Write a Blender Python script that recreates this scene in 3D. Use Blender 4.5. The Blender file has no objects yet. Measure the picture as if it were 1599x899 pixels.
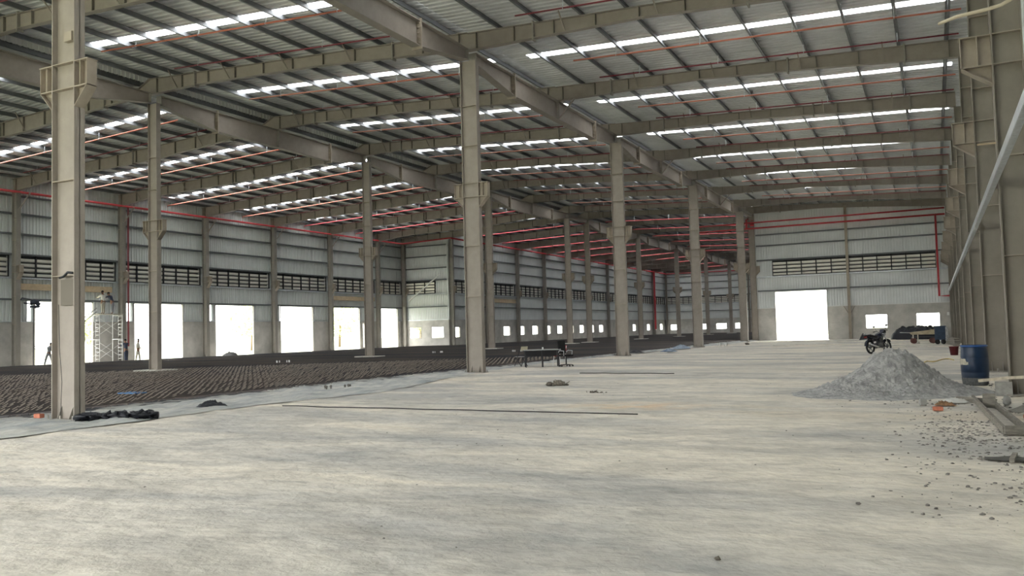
import bpy, math, random
from mathutils import Vector, Matrix, noise
random.seed(7)
S = bpy.context.scene
COL = S.collection

# ------------------------------------------------------------------ camera
F_PX, YAW, PIT, ROL, EYE = 1318.85, 0.4624, 0.0510, -0.0265, 1.6
cy_, sy_ = math.cos(YAW), math.sin(YAW)
fw = Vector((-sy_*math.cos(PIT), cy_*math.cos(PIT), math.sin(PIT)))
r0 = Vector((cy_, sy_, 0)); u0 = r0.cross(fw)
rr = r0*math.cos(ROL) + u0*math.sin(ROL)
uu = -r0*math.sin(ROL) + u0*math.cos(ROL)
cam = bpy.data.cameras.new('camera'); camo = bpy.data.objects.new('camera', cam); COL.objects.link(camo)
m = Matrix.Identity(4)
for i in range(3):
    m[i][0] = rr[i]; m[i][1] = uu[i]; m[i][2] = -fw[i]
m[2][3] = EYE
camo.matrix_world = m
cam.sensor_fit = 'HORIZONTAL'; cam.sensor_width = 36.0; cam.lens = F_PX/1599*36.0
cam.clip_end = 1000; cam.clip_start = 0.05
S.camera = camo

# ------------------------------------------------------------------ light
SKY = 9.0
w = bpy.data.worlds.new('sky'); S.world = w; w.use_nodes = True
nt = w.node_tree; nt.nodes.clear()
out = nt.nodes.new('ShaderNodeOutputWorld'); bg = nt.nodes.new('ShaderNodeBackground')
tc = nt.nodes.new('ShaderNodeTexCoord'); sx = nt.nodes.new('ShaderNodeSeparateXYZ')
cr = nt.nodes.new('ShaderNodeValToRGB')
cr.color_ramp.elements[0].position = 0.0; cr.color_ramp.elements[0].color = (0.50, 0.50, 0.48, 1)
cr.color_ramp.elements[1].position = 0.9; cr.color_ramp.elements[1].color = (1.0, 1.0, 1.0, 1)
nt.links.new(tc.outputs['Generated'], sx.inputs[0]); nt.links.new(sx.outputs[2], cr.inputs[0])
nt.links.new(cr.outputs[0], bg.inputs[0]); bg.inputs[1].default_value = SKY
nt.links.new(bg.outputs[0], out.inputs[0])
S.view_settings.view_transform = 'Standard'; S.view_settings.look = 'None'
S.view_settings.gamma = 1; S.view_settings.use_curve_mapping = False
S.view_settings.exposure = 0.78
S.cycles.use_denoising = True
S.cycles.max_bounces = 10; S.cycles.diffuse_bounces = 7; S.cycles.transparent_max_bounces = 12
S.cycles.sample_clamp_indirect = 8; S.cycles.caustics_reflective = False; S.cycles.caustics_refractive = False

# ------------------------------------------------------------------ materials
MATS = {}
def mat(name, col, rough=0.8, metal=0.0, var=0.0, scale=3.0, bump=0.0, bscale=20.0, col2=None, stretch=None, spec=0.3):
    if name in MATS: return MATS[name]
    M = bpy.data.materials.new(name); M.use_nodes = True; t = M.node_tree; N = t.nodes; L = t.links
    b = N['Principled BSDF']; b.inputs['Roughness'].default_value = rough; b.inputs['Metallic'].default_value = metal
    b.inputs['Specular IOR Level'].default_value = spec
    b.inputs['Base Color'].default_value = (*col, 1)
    if var or col2 or bump:
        c = N.new('ShaderNodeTexCoord'); mp = N.new('ShaderNodeMapping'); L.new(c.outputs['Object'], mp.inputs[0])
        if stretch: mp.inputs['Scale'].default_value = stretch
    if var or col2:
        n = N.new('ShaderNodeTexNoise'); n.inputs['Scale'].default_value = scale; n.inputs['Detail'].default_value = 6; n.inputs['Roughness'].default_value = 0.62
        L.new(mp.outputs[0], n.inputs['Vector'])
        r = N.new('ShaderNodeValToRGB')
        c2 = col2 if col2 else tuple(min(1, x*(1+var)) for x in col)
        c1 = col if col2 else tuple(x*(1-var) for x in col)
        r.color_ramp.elements[0].position = 0.36; r.color_ramp.elements[0].color = (*c1, 1)
        r.color_ramp.elements[1].position = 0.64; r.color_ramp.elements[1].color = (*c2, 1)
        L.new(n.outputs[0], r.inputs[0]); L.new(r.outputs[0], b.inputs['Base Color'])
    if bump:
        n2 = N.new('ShaderNodeTexNoise'); n2.inputs['Scale'].default_value = bscale; n2.inputs['Detail'].default_value = 5
        L.new(mp.outputs[0], n2.inputs['Vector'])
        bp = N.new('ShaderNodeBump'); bp.inputs['Strength'].default_value = bump; bp.inputs['Distance'].default_value = 0.05
        L.new(n2.outputs[0], bp.inputs['Height']); L.new(bp.outputs[0], b.inputs['Normal'])
    MATS[name] = M; return M
paint = mat('beige_primer', (0.315, 0.282, 0.247), 0.55, 0, 0.07, 2.5)
paint2 = mat('beige_primer_warm', (0.42, 0.37, 0.30), 0.55, 0, 0.07, 2.5)
paintr = mat('brown_grey_primer', (0.245, 0.222, 0.188), 0.6, 0, 0.10, 1.2)
stiffm = mat('stiffener_shade_brown', (0.20, 0.185, 0.16), 0.6, 0, 0.08, 1.5)  # darkened so rafter stiffeners read as shadow lines; shade put in the colour
paintg = mat('grey_primer', (0.30, 0.285, 0.255), 0.6, 0, 0.08, 1.5)
bracketm = mat('bracket_primer', (0.35, 0.305, 0.25), 0.6, 0, 0.10, 2.5)
dark = mat('dark_steel', (0.035, 0.036, 0.04), 0.5, 0.2)
purlinm = mat('galvanised_purlin', (0.19, 0.20, 0.21), 0.5, 0.2, 0.1, 2)
roofm = mat('aluzinc_roof_sheet', (0.64, 0.65, 0.66), 0.5, 0.1, 0.10, 0.7)
clad = mat('pale_blue_grey_cladding', (0.70, 0.73, 0.73), 0.5, 0.1, 0.05, 0.6)
girtm = mat('wall_girt_steel', (0.15, 0.165, 0.175), 0.5, 0.3)
conc = mat('plastered_concrete', (0.46, 0.45, 0.42), 0.9, 0, 0.16, 0.8)
louvm = mat('louvre_blade', (0.80, 0.79, 0.72), 0.5, 0.1)
redp = mat('red_pipe_paint', (0.46, 0.05, 0.06), 0.4)
orangep = mat('orange_red_pipe_paint', (0.60, 0.20, 0.13), 0.35)
darkred = mat('dark_red_pipe', (0.20, 0.035, 0.045), 0.4)
galv = mat('bright_galvanised', (0.62, 0.66, 0.70), 0.35, 0.5, 0.12, 9)
white = mat('white_paint', (0.75, 0.76, 0.75), 0.6)
tan = mat('tan_lintel', (0.50, 0.40, 0.27), 0.8, 0, 0.1, 3)
blackp = mat('black_polythene', (0.010, 0.012, 0.017), 0.38, 0, 0, 3, 0.4, 9, spec=0.35)
bluep = mat('blue_tarpaulin', (0.05, 0.09, 0.17), 0.5, 0, 0, 2.5, 0.5, 8, col2=(0.35, 0.42, 0.52))
membrane = mat('dark_membrane', (0.045, 0.052, 0.065), 0.5, 0, 0, 0.35, 0.35, 3, col2=(0.12, 0.12, 0.12), stretch=(0.25, 1.0, 1))
sheetm = mat('dusty_polythene_sheet', (0.30, 0.33, 0.34), 0.5, 0, 0, 1.4, 1.0, 6, col2=(0.58, 0.58, 0.53), stretch=(1.6, 0.5, 1))
rebarm = mat('rusty_rebar', (0.062, 0.068, 0.078), 0.7, 0.1, 0, 0.16, col2=(0.15, 0.125, 0.11), stretch=(0.4, 1, 1))
sandm = mat('grey_sand', (0.25, 0.255, 0.25), 0.95, 0, 0, 6, 1.0, 18, col2=(0.45, 0.45, 0.435))
wood = mat('dusty_timber', (0.24, 0.225, 0.195), 0.85, 0, 0.25, 8, 0.3, 30, stretch=(1, 1, 5))
brickm = mat('orange_brick', (0.50, 0.19, 0.12), 0.85, 0, 0.2, 15)
stonem = mat('rubble', (0.19, 0.18, 0.165), 0.9, 0, 0.35, 30)
drumb = mat('blue_plastic', (0.008, 0.028, 0.07), 0.38, 0, 0.12, 6, spec=0.5)
dusty = mat('dust_film', (0.16, 0.17, 0.18), 0.9, 0, 0.2, 20)
labelm = mat('torn_paper_label', (0.55, 0.52, 0.42), 0.8, 0, 0.2, 20)
skin_ = mat('skin', (0.22, 0.12, 0.08), 0.6)
hairm = mat('black_hair', (0.01, 0.01, 0.01), 0.7)
redplast = mat('red_plastic', (0.50, 0.03, 0.04), 0.4)
rubber = mat('rubber', (0.015, 0.015, 0.016), 0.7)
chrome = mat('chrome', (0.6, 0.6, 0.6), 0.2, 1.0)
cart_blue = mat('cart_blue', (0.03, 0.05, 0.085), 0.6, 0, 0.2, 5)
bark = mat('bark', (0.16, 0.12, 0.08), 0.9)
leafm = mat('leaf_glare_pale', (0.52, 0.58, 0.30), 0.7, 0, 0.2, 3)  # foliage colour paled to imitate the glare outdoors
grassm = mat('outside_ground', (0.42, 0.43, 0.30), 0.95, 0, 0.2, 0.2)

# floor: pale sand with broad grey / cream drifts
def floor_mat():
    M = bpy.data.materials.new('pale_sand_floor'); M.use_nodes = True; t = M.node_tree; N = t.nodes; L = t.links
    b = N['Principled BSDF']; b.inputs['Roughness'].default_value = 0.92; b.inputs['Specular IOR Level'].default_value = 0.15
    c = N.new('ShaderNodeTexCoord')
    def nz(scale, st, det=6, dist=0.0):
        mp = N.new('ShaderNodeMapping'); mp.inputs['Scale'].default_value = st; mp.inputs['Rotation'].default_value = (0, 0, -0.46)
        n = N.new('ShaderNodeTexNoise'); n.inputs['Scale'].default_value = scale; n.inputs['Detail'].default_value = det
        n.inputs['Roughness'].default_value = 0.6; n.inputs['Distortion'].default_value = dist
        L.new(c.outputs['Object'], mp.inputs[0]); L.new(mp.outputs[0], n.inputs['Vector']); return n
    def ramp(n, p0, c0, p1, c1):
        r = N.new('ShaderNodeValToRGB'); r.color_ramp.elements[0].position = p0; r.color_ramp.elements[0].color = (*c0, 1)
        r.color_ramp.elements[1].position = p1; r.color_ramp.elements[1].color = (*c1, 1); L.new(n.outputs[0], r.inputs[0]); return r
    a = ramp(nz(0.35, (0.35, 1.0, 1), 7, 0.5), 0.38, (0.50, 0.495, 0.465), 0.58, (0.80, 0.75, 0.645))
    d = ramp(nz(3.0, (0.7, 1.0, 1), 6), 0.30, (0.78, 0.78, 0.78), 0.56, (1, 1, 1))
    e = ramp(nz(0.22, (0.5, 1.0, 1), 3, 0.2), 0.60, (1, 1, 1), 0.78, (1.0, 0.90, 0.76))
    m1 = N.new('ShaderNodeMixRGB'); m1.blend_type = 'MULTIPLY'; m1.inputs[0].default_value = 0.75
    L.new(a.outputs[0], m1.inputs[1]); L.new(d.outputs[0], m1.inputs[2])
    k_ = ramp(nz(1.1, (0.45, 1.0, 1), 9, 0.8), 0.40, (0.66, 0.67, 0.68), 0.53, (1, 1, 1))
    m4 = N.new('ShaderNodeMixRGB'); m4.blend_type = 'MULTIPLY'; m4.inputs[0].default_value = 0.5
    L.new(m1.outputs[0], m4.inputs[1]); L.new(k_.outputs[0], m4.inputs[2]); m1 = m4
    h_ = ramp(nz(9.0, (0.6, 1.0, 1), 8, 0.3), 0.34, (0.74, 0.74, 0.75), 0.52, (1, 1, 1))
    m3 = N.new('ShaderNodeMixRGB'); m3.blend_type = 'MULTIPLY'; m3.inputs[0].default_value = 0.55
    L.new(m1.outputs[0], m3.inputs[1]); L.new(h_.outputs[0], m3.inputs[2]); m1 = m3
    m2 = N.new('ShaderNodeMixRGB'); m2.blend_type = 'MULTIPLY'; m2.inputs[0].default_value = 0.8
    L.new(m1.outputs[0], m2.inputs[1]); L.new(e.outputs[0], m2.inputs[2])
    mp5 = N.new('ShaderNodeMapping'); mp5.inputs['Location'].default_value = (5.7*0.55, -16.8*0.8, 0); mp5.inputs['Scale'].default_value = (0.55, 0.8, 1)
    L.new(c.outputs['Object'], mp5.inputs[0]); gr = N.new('ShaderNodeTexGradient'); gr.gradient_type = 'SPHERICAL'; L.new(mp5.outputs[0], gr.inputs[0])
    mm = N.new('ShaderNodeMath'); mm.operation = 'MULTIPLY'; n9 = ramp(nz(1.6, (1, 1, 1), 4), 0.35, (0, 0, 0), 0.7, (1, 1, 1)); L.new(gr.outputs[1], mm.inputs[0]); L.new(n9.outputs[0], mm.inputs[1])
    m6 = N.new('ShaderNodeMixRGB'); m6.inputs[2].default_value = (0.74, 0.52, 0.30, 1); L.new(mm.outputs[0], m6.inputs[0]); L.new(m2.outputs[0], m6.inputs[1]); m2 = m6
    L.new(m2.outputs[0], b.inputs['Base Color'])
    n1 = nz(2.2, (0.8, 1, 1), 8); bp = N.new('ShaderNodeBump'); bp.inputs['Strength'].default_value = 0.8; bp.inputs['Distance'].default_value = 0.12
    L.new(n1.outputs[0], bp.inputs['Height']); L.new(bp.outputs[0], b.inputs['Normal'])
    return M
floorm = floor_mat()
# translucent skylight sheet
def sky_mat():
    M = bpy.data.materials.new('translucent_skylight_sheet'); M.use_nodes = True; t = M.node_tree; N = t.nodes; L = t.links
    N.clear(); o = N.new('ShaderNodeOutputMaterial'); mx = N.new('ShaderNodeMixShader'); tr = N.new('ShaderNodeBsdfTransparent'); tl = N.new('ShaderNodeBsdfTranslucent')
    tr.inputs[0].default_value = (1, 1, 1, 1); tl.inputs[0].default_value = (0.9, 0.92, 0.93, 1)
    mx.inputs[0].default_value = 0.35; L.new(tr.outputs[0], mx.inputs[1]); L.new(tl.outputs[0], mx.inputs[2]); L.new(mx.outputs[0], o.inputs[0])
    return M
skym = sky_mat()
def pane_mat():
    M = bpy.data.materials.new('window_glass'); M.use_nodes = True; t = M.node_tree; N = t.nodes; L = t.links
    N.clear(); o = N.new('ShaderNodeOutputMaterial'); mx = N.new('ShaderNodeMixShader'); tr = N.new('ShaderNodeBsdfTransparent'); g = N.new('ShaderNodeBsdfGlossy')
    g.inputs['Roughness'].default_value = 0.05; mx.inputs[0].default_value = 0.06
    L.new(tr.outputs[0], mx.inputs[1]); L.new(g.outputs[0], mx.inputs[2]); L.new(mx.outputs[0], o.inputs[0])
    return M
panem = pane_mat()

# ------------------------------------------------------------------ mesh helpers
class MB:
    def __init__(s): s.v = []; s.f = []; s.sm = []
    def add(s, vs, fs, smooth=False):
        o = len(s.v); s.v += [tuple(v) for v in vs]; s.f += [tuple(i+o for i in f) for f in fs]; s.sm += [smooth]*len(fs); return s
    def box(s, x0, x1, y0, y1, z0, z1):
        vs = [(x, y, z) for x in (x0, x1) for y in (y0, y1) for z in (z0, z1)]
        return s.add(vs, [(0, 1, 3, 2), (4, 6, 7, 5), (0, 4, 5, 1), (2, 3, 7, 6), (0, 2, 6, 4), (1, 5, 7, 3)])
    def bar(s, a, b, w, h=None, up=(0, 0, 1)):
        a = Vector(a); b = Vector(b); h = h or w; d = (b-a).normalized(); up = Vector(up)
        if abs(d.dot(up)) > 0.95: up = Vector((0, 1, 0)) if abs(d.y) < 0.9 else Vector((1, 0, 0))
        p = d.cross(up).normalized()*w/2; q = p.cross(d).normalized()*h/2
        vs = [c+i*p+j*q for c in (a, b) for i, j in ((-1, -1), (1, -1), (1, 1), (-1, 1))]
        return s.add(vs, [(0, 1, 2, 3), (7, 6, 5, 4), (0, 4, 5, 1), (1, 5, 6, 2), (2, 6, 7, 3), (3, 7, 4, 0)])
    def tube(s, pts, r, n=8, caps=True):
        pts = [Vector(p) for p in pts]; rings = []
        rs = r if isinstance(r, (list, tuple)) else [r]*len(pts)
        for i, p in enumerate(pts):
            d = (pts[min(i+1, len(pts)-1)]-pts[max(i-1, 0)]).normalized()
            up = Vector((0, 0, 1)) if abs(d.z) < 0.9 else Vector((1, 0, 0))
            a = d.cross(up).normalized(); b = a.cross(d).normalized()
            rings.append([p+(a*math.cos(2*math.pi*k/n)+b*math.sin(2*math.pi*k/n))*rs[i] for k in range(n)])
        vs = [v for R in rings for v in R]; fs = []
        for i in range(len(pts)-1):
            for k in range(n): fs.append((i*n+k, i*n+(k+1) % n, (i+1)*n+(k+1) % n, (i+1)*n+k))
        if caps: fs.append(tuple(range(n-1, -1, -1))); fs.append(tuple((len(pts)-1)*n+k for k in range(n)))
        return s.add(vs, fs, True)
    def prism(s, poly, axis, a, b):     # poly in the two other axes, extruded along axis
        n = len(poly)
        def P(p, t):
            return (t, p[0], p[1]) if axis == 'x' else (p[0], t, p[1]) if axis == 'y' else (p[0], p[1], t)
        vs = [P(p, a) for p in poly]+[P(p, b) for p in poly]
        fs = [tuple(range(n-1, -1, -1)), tuple(range(n, 2*n))]+[(k, (k+1) % n, n+(k+1) % n, n+k) for k in range(n)]
        return s.add(vs, fs)
    def lathe(s, prof, c=(0, 0, 0), n=24, axis='z'):
        vs = []; fs = []
        for r, h in prof:
            for k in range(n):
                t = 2*math.pi*k/n; x, y = r*math.cos(t), r*math.sin(t)
                p = (x, y, h) if axis == 'z' else (x, h, y) if axis == 'y' else (h, x, y)
                vs.append((p[0]+c[0], p[1]+c[1], p[2]+c[2]))
        for i in range(len(prof)-1):
            for k in range(n): fs.append((i*n+k, i*n+(k+1) % n, (i+1)*n+(k+1) % n, (i+1)*n+k))
        return s.add(vs, fs, True)
    def torus(s, c, R, r, axis='y', n=28, mm=8):
        vs = []; fs = []
        for i in range(n):
            t = 2*math.pi*i/n
            for j in range(mm):
                q = 2*math.pi*j/mm; rad = R+r*math.cos(q); h = r*math.sin(q)
                a, b = rad*math.cos(t), rad*math.sin(t)
                p = (a, h, b) if axis == 'y' else (h, a, b) if axis == 'x' else (a, b, h)
                vs.append((p[0]+c[0], p[1]+c[1], p[2]+c[2]))
        for i in range(n):
            for j in range(mm): fs.append((i*mm+j, i*mm+(j+1) % mm, ((i+1) % n)*mm+(j+1) % mm, ((i+1) % n)*mm+j))
        return s.add(vs, fs, True)
    def blob(s, c, rad, seed=0, amp=0.3, n=10, mm=7, freq=1.5):
        vs = []; fs = []
        for i in range(mm+1):
            ph = math.pi*i/mm
            for k in range(n):
                t = 2*math.pi*k/n; d = Vector((math.sin(ph)*math.cos(t), math.sin(ph)*math.sin(t), math.cos(ph)))
                q = 1+amp*noise.noise(d*freq+Vector((seed*3.1, seed*1.7, seed)))*2
                vs.append((c[0]+d.x*rad[0]*q, c[1]+d.y*rad[1]*q, max(c[2]+d.z*rad[2]*q, 0.002)))
        for i in range(mm):
            for k in range(n): fs.append((i*n+k, (i+1)*n+k, (i+1)*n+(k+1) % n, i*n+(k+1) % n))
        return s.add(vs, fs, True)
    def build(s, name, m_, parent=None, loc=None, label=None):
        me = bpy.data.meshes.new(name); me.from_pydata(s.v, [], s.f)
        me.polygons.foreach_set('use_smooth', s.sm); me.materials.append(m_); me.update()
        o = bpy.data.objects.new(name, me); COL.objects.link(o)
        if parent: o.parent = parent
        if loc: o.location = loc
        if label: o['label'] = label
        return o
def tag(o, label=None, cat=None, group=None, kind=None):
    if label: o['label'] = label
    if cat: o['category'] = cat
    if group: o['group'] = group
    if kind: o['kind'] = kind
    return o
def empty(name, loc=(0, 0, 0), rz=0, label=None, cat=None, group=None):
    o = bpy.data.objects.new(name, None); COL.objects.link(o); o.location = loc; o.rotation_euler = (0, 0, rz)
    o.empty_display_size = 0.2
    return tag(o, label, cat, group)
def copy_tree(o, parent=None):
    c = o.copy(); COL.objects.link(c)
    if parent: c.parent = parent
    for ch in [x for x in o.children]: copy_tree(ch, c)
    return c
ORD = ['first', 'second', 'third', 'fourth', 'fifth', 'sixth', 'seventh', 'eighth', 'ninth', 'tenth', 'eleventh', 'twelfth', 'thirteenth', 'fourteenth', 'fifteenth', 'sixteenth', 'seventeenth', 'eighteenth', 'nineteenth', 'twentieth', 'twenty-first', 'twenty-second', 'twenty-third', 'twenty-fourth', 'twenty-fifth']
def nth(i): return ORD[i]

# ------------------------------------------------------------------ grid of the building (metres)
HL = 8.7526
Y0 = 11.6611
FA = [Y0+HL*k for k in range(-2, 9)]                # -5.8 ... 81.7
YJ = FA[-1]+5.63                                    # 87.3, far side of the expansion joint
FB = [YJ+9.1*k for k in range(0, 11)]               # 87.3 ... 178.3
XC, XM, XL, XLB, XR, XRW = -16.2, -34.08, -58.7, -52.08, 1.33, 2.15
YB0, YEND = FA[0], FB[-1]
def top_L(x): return 13.42+0.043*(x-XL)
def top_M(x): return 13.58+0.056*(XC-x)
def top_R(x): return 13.55-0.043*(x-XC)
PD = 0.22

# ------------------------------------------------------------------ structure: ground and floor
g = MB(); g.add([(-260, -90, -0.12), (120, -90, -0.12), (120, 330, -0.12), (-260, 330, -0.12)], [(0, 1, 2, 3)])
tag(g.build('floor_outside', grassm), kind='structure')
def grid(x0, x1, y0, y1, nx, ny, zf):
    b = MB(); vs = []; fs = []
    for j in range(ny+1):
        for i in range(nx+1):
            x = x0+(x1-x0)*i/nx; y = y0+(y1-y0)*j/ny; p = zf(x, y)
            vs.append(p if isinstance(p, tuple) else (x, y, p))
    for j in range(ny):
        for i in range(nx): a = j*(nx+1)+i; fs.append((a, a+1, a+nx+2, a+nx+1))
    b.add(vs, fs, True); return b
def fz(x, y):
    if y > 28: return 0.006+min(1, (y-28)/15)*(0.045*noise.noise(Vector((x*0.07, y*0.42, 8)))+0.02*noise.noise(Vector((x*0.2, y*1.1, 2))))-0.02*min(1, (y-28)/15)
    return 0.018*noise.noise(Vector((x*0.9, y*0.9, 0)))+0.010*noise.noise(Vector((x*3.1, y*3.1, 4)))-0.006
fl = grid(-20, XRW+0.1, -6, 34, 260, 460, fz)
fl2 = grid(-20, XRW+0.1, 34, YJ+0.6, 60, 320, fz)
fl.add(fl2.v, fl2.f, True)
fl.add([(XL-0.6, -6, -0.03), (-19.9, -6, -0.03), (-19.9, YEND+0.5, -0.03), (XL-0.6, YEND+0.5, -0.03)], [(0, 1, 2, 3)])
fl.add([(-20, YJ-2, -0.031), (XC+0.5, YJ-2, -0.031), (XC+0.5, YEND+0.5, -0.031), (-20, YEND+0.5, -0.031)], [(0, 1, 2, 3)])
tag(fl.build('floor', floorm), kind='structure')

# ------------------------------------------------------------------ structure: walls
def wall_panels(a0, a1, z0, z1, holes):
    """rectangles of the wall strip a0..a1 x z0..z1 left over around holes (a0,a1,z0,z1)"""
    cuts = sorted(set([a0, a1]+[min(max(h[i], a0), a1) for h in holes for i in (0, 1)]))
    res = []
    for p, q in zip(cuts, cuts[1:]):
        if q-p < 1e-4: continue
        mid = (p+q)/2; z = z0
        for h in sorted([h for h in holes if h[0] <= mid <= h[1] and h[3] > z0 and h[2] < z1], key=lambda h: h[2]):
            if h[2] > z: res.append((p, q, z, h[2]))
            z = max(z, h[3])
        if z < z1: res.append((p, q, z, z1))
    return res
def corr_wall(mb, fixed, axis, inward, a0, a1, z0, z1, per=0.25):
    """ribbed sheet; rib profile runs along a, ribs are vertical"""
    if a1-a0 < 0.02 or z1-z0 < 0.02: return
    pts = []; a = math.floor(a0/per)*per
    while a < a1:
        for da, h in ((0, 0), (0.15, 0), (0.165, 0.055), (0.235, 0.055)):
            t = a+da
            if a0 < t < a1: pts.append((t, h))
        a += per
    pts = [(a0, pts[0][1] if pts else 0)]+pts+[(a1, pts[-1][1] if pts else 0)]
    vs = []
    for t, h in pts:
        for z in (z0, z1):
            f_ = fixed-inward*h
            vs.append((f_, t, z) if axis == 'y' else (t, f_, z))
    mb.add(vs, [(2*i, 2*i+1, 2*i+3, 2*i+2) for i in range(len(pts)-1)])
def wallbox(mb, fixed, axis, inward, p, q, z0, z1, th=0.23, outset=0.0):
    a, b = sorted((fixed-inward*outset, fixed-inward*(th+outset)))
    if axis == 'y': mb.box(a, b, p, q, z0, z1)
    else: mb.box(p, q, a, b, z0, z1)
DADO = 3.2
def make_wall(name, fixed, axis, inward, a0, a1, ztop, openings, louvres):
    d = MB()
    for p, q, z0, z1 in wall_panels(a0, a1, -0.1, DADO, openings): wallbox(d, fixed, axis, inward, p, q, z0, z1, 0.22)
    o = tag(d.build(name, conc), kind='structure')
    c = MB()
    for p, q, z0, z1 in wall_panels(a0, a1, DADO, ztop, openings+[(l[0], l[1], 6.42, 7.95) for l in louvres]):
        corr_wall(c, fixed-inward*0.06, axis, inward, p, q, z0, z1)
    for p, q, z0, z1 in wall_panels(a0, a1, DADO, ztop, openings):
        wallbox(c, fixed, axis, inward, p, q, z0, z1, 0.02, 0.22)  # unseen liner added to block light leaking between ribbed panels
    tag(c.build(name+'_cladding', clad), kind='structure')
# openings on the wall along the left, section A
doorsL = [(39.57, 44.41), (48.13, 53.2), (56.9, 61.8), (65.5, 70.5), (73.65, 78.64), (81.99, 86.25)]
opL = [(a, b, -0.2, 4.72) for a, b in doorsL]+[(39.05, 39.40, 3.25, 4.7), (47.5, 47.95, 3.25, 4.7), (56.25, 56.6, 3.25, 4.7), (79.15, 79.45, 0.2, 2.95)]
louL = []
edges = [YB0]+FA[1:]+[YJ]
for a, b in zip(edges, edges[1:]): louL.append((a+0.35, b-0.35))
make_wall('wall_left', XL, 'y', 1, YB0, YJ+0.3, 13.7, opL, louL)
winB = []
for f in FB[:-1]: winB += [(f+0.7, f+2.65), (f+5.2, f+7.15)]
opB = [(a, b, 1.0, 2.3) for a, b in winB if not (141 < a < 144)]+[(142.2, 143.4, 0, 2.4)]
louB = [(a+0.35, b-0.35) for a, b in zip(FB, FB[1:])]
make_wall('wall_left_far', XLB, 'y', 1, YJ+0.23, YEND+0.3, 14.0, opB, louB)
recess_w = [(-57.78, -56.0), (-54.63, -52.8)]
make_wall('wall_recess', YJ, 'x', -1, XL-0.3, XLB, 14.0, [(a, b, 1.0, 2.38) for a, b in recess_w], [(-58.3, -53.9)])
farw = [(-50.9, -49.3), (-45.0, -43.0), (-41.1, -38.9), (-37.2, -35.2), (-31.0, -29.0), (-25, -23)]
make_wall('wall_far', YEND, 'x', -1, XLB-0.3, XC, 15.2, [(a, b, 0.9, 2.1) for a, b in farw], [(-51.7, -43), (-42.5, -34.4), (-33.7, -25.5), (-25, -16.6)])
doorE = (-14.2, -9.26); winE = [(-5.9, -3.95), (-1.53, 0.48)]
opE = [(*doorE, -0.2, 4.85)]+[(a, b, 0.93, 2.3) for a, b in winE]
make_wall('wall_end', YJ, 'x', -1, XC+0.15, XRW, 13.85, opE, [(-14.28, -7.35), (-7.15, 0.37)])
# right wall and the wall that closes the far section on its right
make_wall('wall_right', XRW, 'y', -1, YB0, YJ, 13.6, [], [(a+0.35, b-0.35) for a, b in zip(edges, edges[1:])])
make_wall('wall_right_far', XC+0.1, 'y', -1, YJ+0.3, YEND, 14.1, [], [(a+0.35, b-0.35) for a, b in zip(FB, FB[1:])])
# wall behind the camera: unseen, its opening sized to balance the daylight inside
cw = MB(); corr_wall(cw, YB0, 'x', 1, XL, XRW, 6.5, 15.3); corr_wall(cw, YB0, 'x', 1, -8.0, XRW, 0, 6.5)
tag(cw.build('wall_unseen_baffle', clad), kind='structure')

# door and window frames
wn = [0]; dn = [0]
def frame_open(fixed, axis, inward, a, b, z0, z1, door=False, bars=0):
    mb = MB(); t = 0.05
    def bx(p, q, c, d, dep=0.10):
        wallbox(mb, fixed, axis, inward, p, q, c, d, dep, -0.02)
    bx(a, a+t, z0, z1); bx(b-t, b, z0, z1); bx(a, b, z1-t, z1)
    if not door: bx(a, b, z0, z0+t)
    if door: dn[0] += 1; o = mb.build('door_%d' % dn[0], paintg)
    else: wn[0] += 1; o = mb.build('window_%d' % wn[0], paintg)
    o['kind'] = 'structure'
    if not door:
        p = MB()
        q = fixed-inward*0.05
        if axis == 'y': vs = [(q, a, z0), (q, b, z0), (q, b, z1), (q, a, z1)]
        else: vs = [(a, q, z0), (b, q, z0), (b, q, z1), (a, q, z1)]
        p.add(vs, [(0, 1, 2, 3)]); p.build('pane', panem, o)
        if bars:
            k = MB()
            for i in range(1, bars+1):
                c = a+(b-a)*i/(bars+1); wallbox(k, fixed, axis, inward, c-0.015, c+0.015, z0, z1, 0.04, -0.0)
            c = (z0+z1)/2; wallbox(k, fixed, axis, inward, a, b, c-0.015, c+0.015, 0.04, 0.0)
            k.build('glazing_bar', paintg, o)
for a, b in doorsL: frame_open(XL, 'y', 1, a, b, 0, 4.72, True)
for a, b, z0, z1 in opB:
    frame_open(XLB, 'y', 1, a, b, z0, z1, z0 == 0, 2 if a < 120 else 0)
for a, b in recess_w: frame_open(YJ, 'x', -1, a, b, 1.0, 2.38)
for a, b in farw: frame_open(YEND, 'x', -1, a, b, 0.9, 2.1)
frame_open(YJ, 'x', -1, *doorE, 0, 4.85, True)
for a, b in winE: frame_open(YJ, 'x', -1, a, b, 0.93, 2.3)

# wall girts: long horizontal rails carrying the cladding
def girts(fixed, axis, inward, a0, a1, zs, where, holes=()):
    for i, z in enumerate(zs):
        mb = MB()
        segs = [(p, q) for p, q, _, _ in wall_panels(a0, a1, z-0.05, z+0.05, list(holes))]
        for p, q in segs:
            lo, hi = fixed+inward*0.0, fixed+inward*0.18
            lo, hi = min(lo, hi), max(lo, hi)
            for (c, d, e, f_) in ((lo, hi, z+0.05, z+0.065), (lo, hi, z-0.065, z-0.05), ((hi-0.012) if inward > 0 else lo, hi if inward > 0 else lo+0.012, z-0.065, z+0.065)):
                if axis == 'y': mb.box(c, d, p, q, e, f_)
                else: mb.box(p, q, c, d, e, f_)
        if segs:
            tag(mb.build('wall_girt', galv if i == 1 else girtm), 'long wall rail across %s, %s above the concrete base' % (where, nth(i)), 'wall rail', 'horizontal rails on '+where)
GZ = [4.80, 6.34, 8.03, 9.5, 10.95, 12.25]
girts(XL, 'y', 1, 30, YJ-0.2, GZ, 'the wall with the tall doorways')
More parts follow.
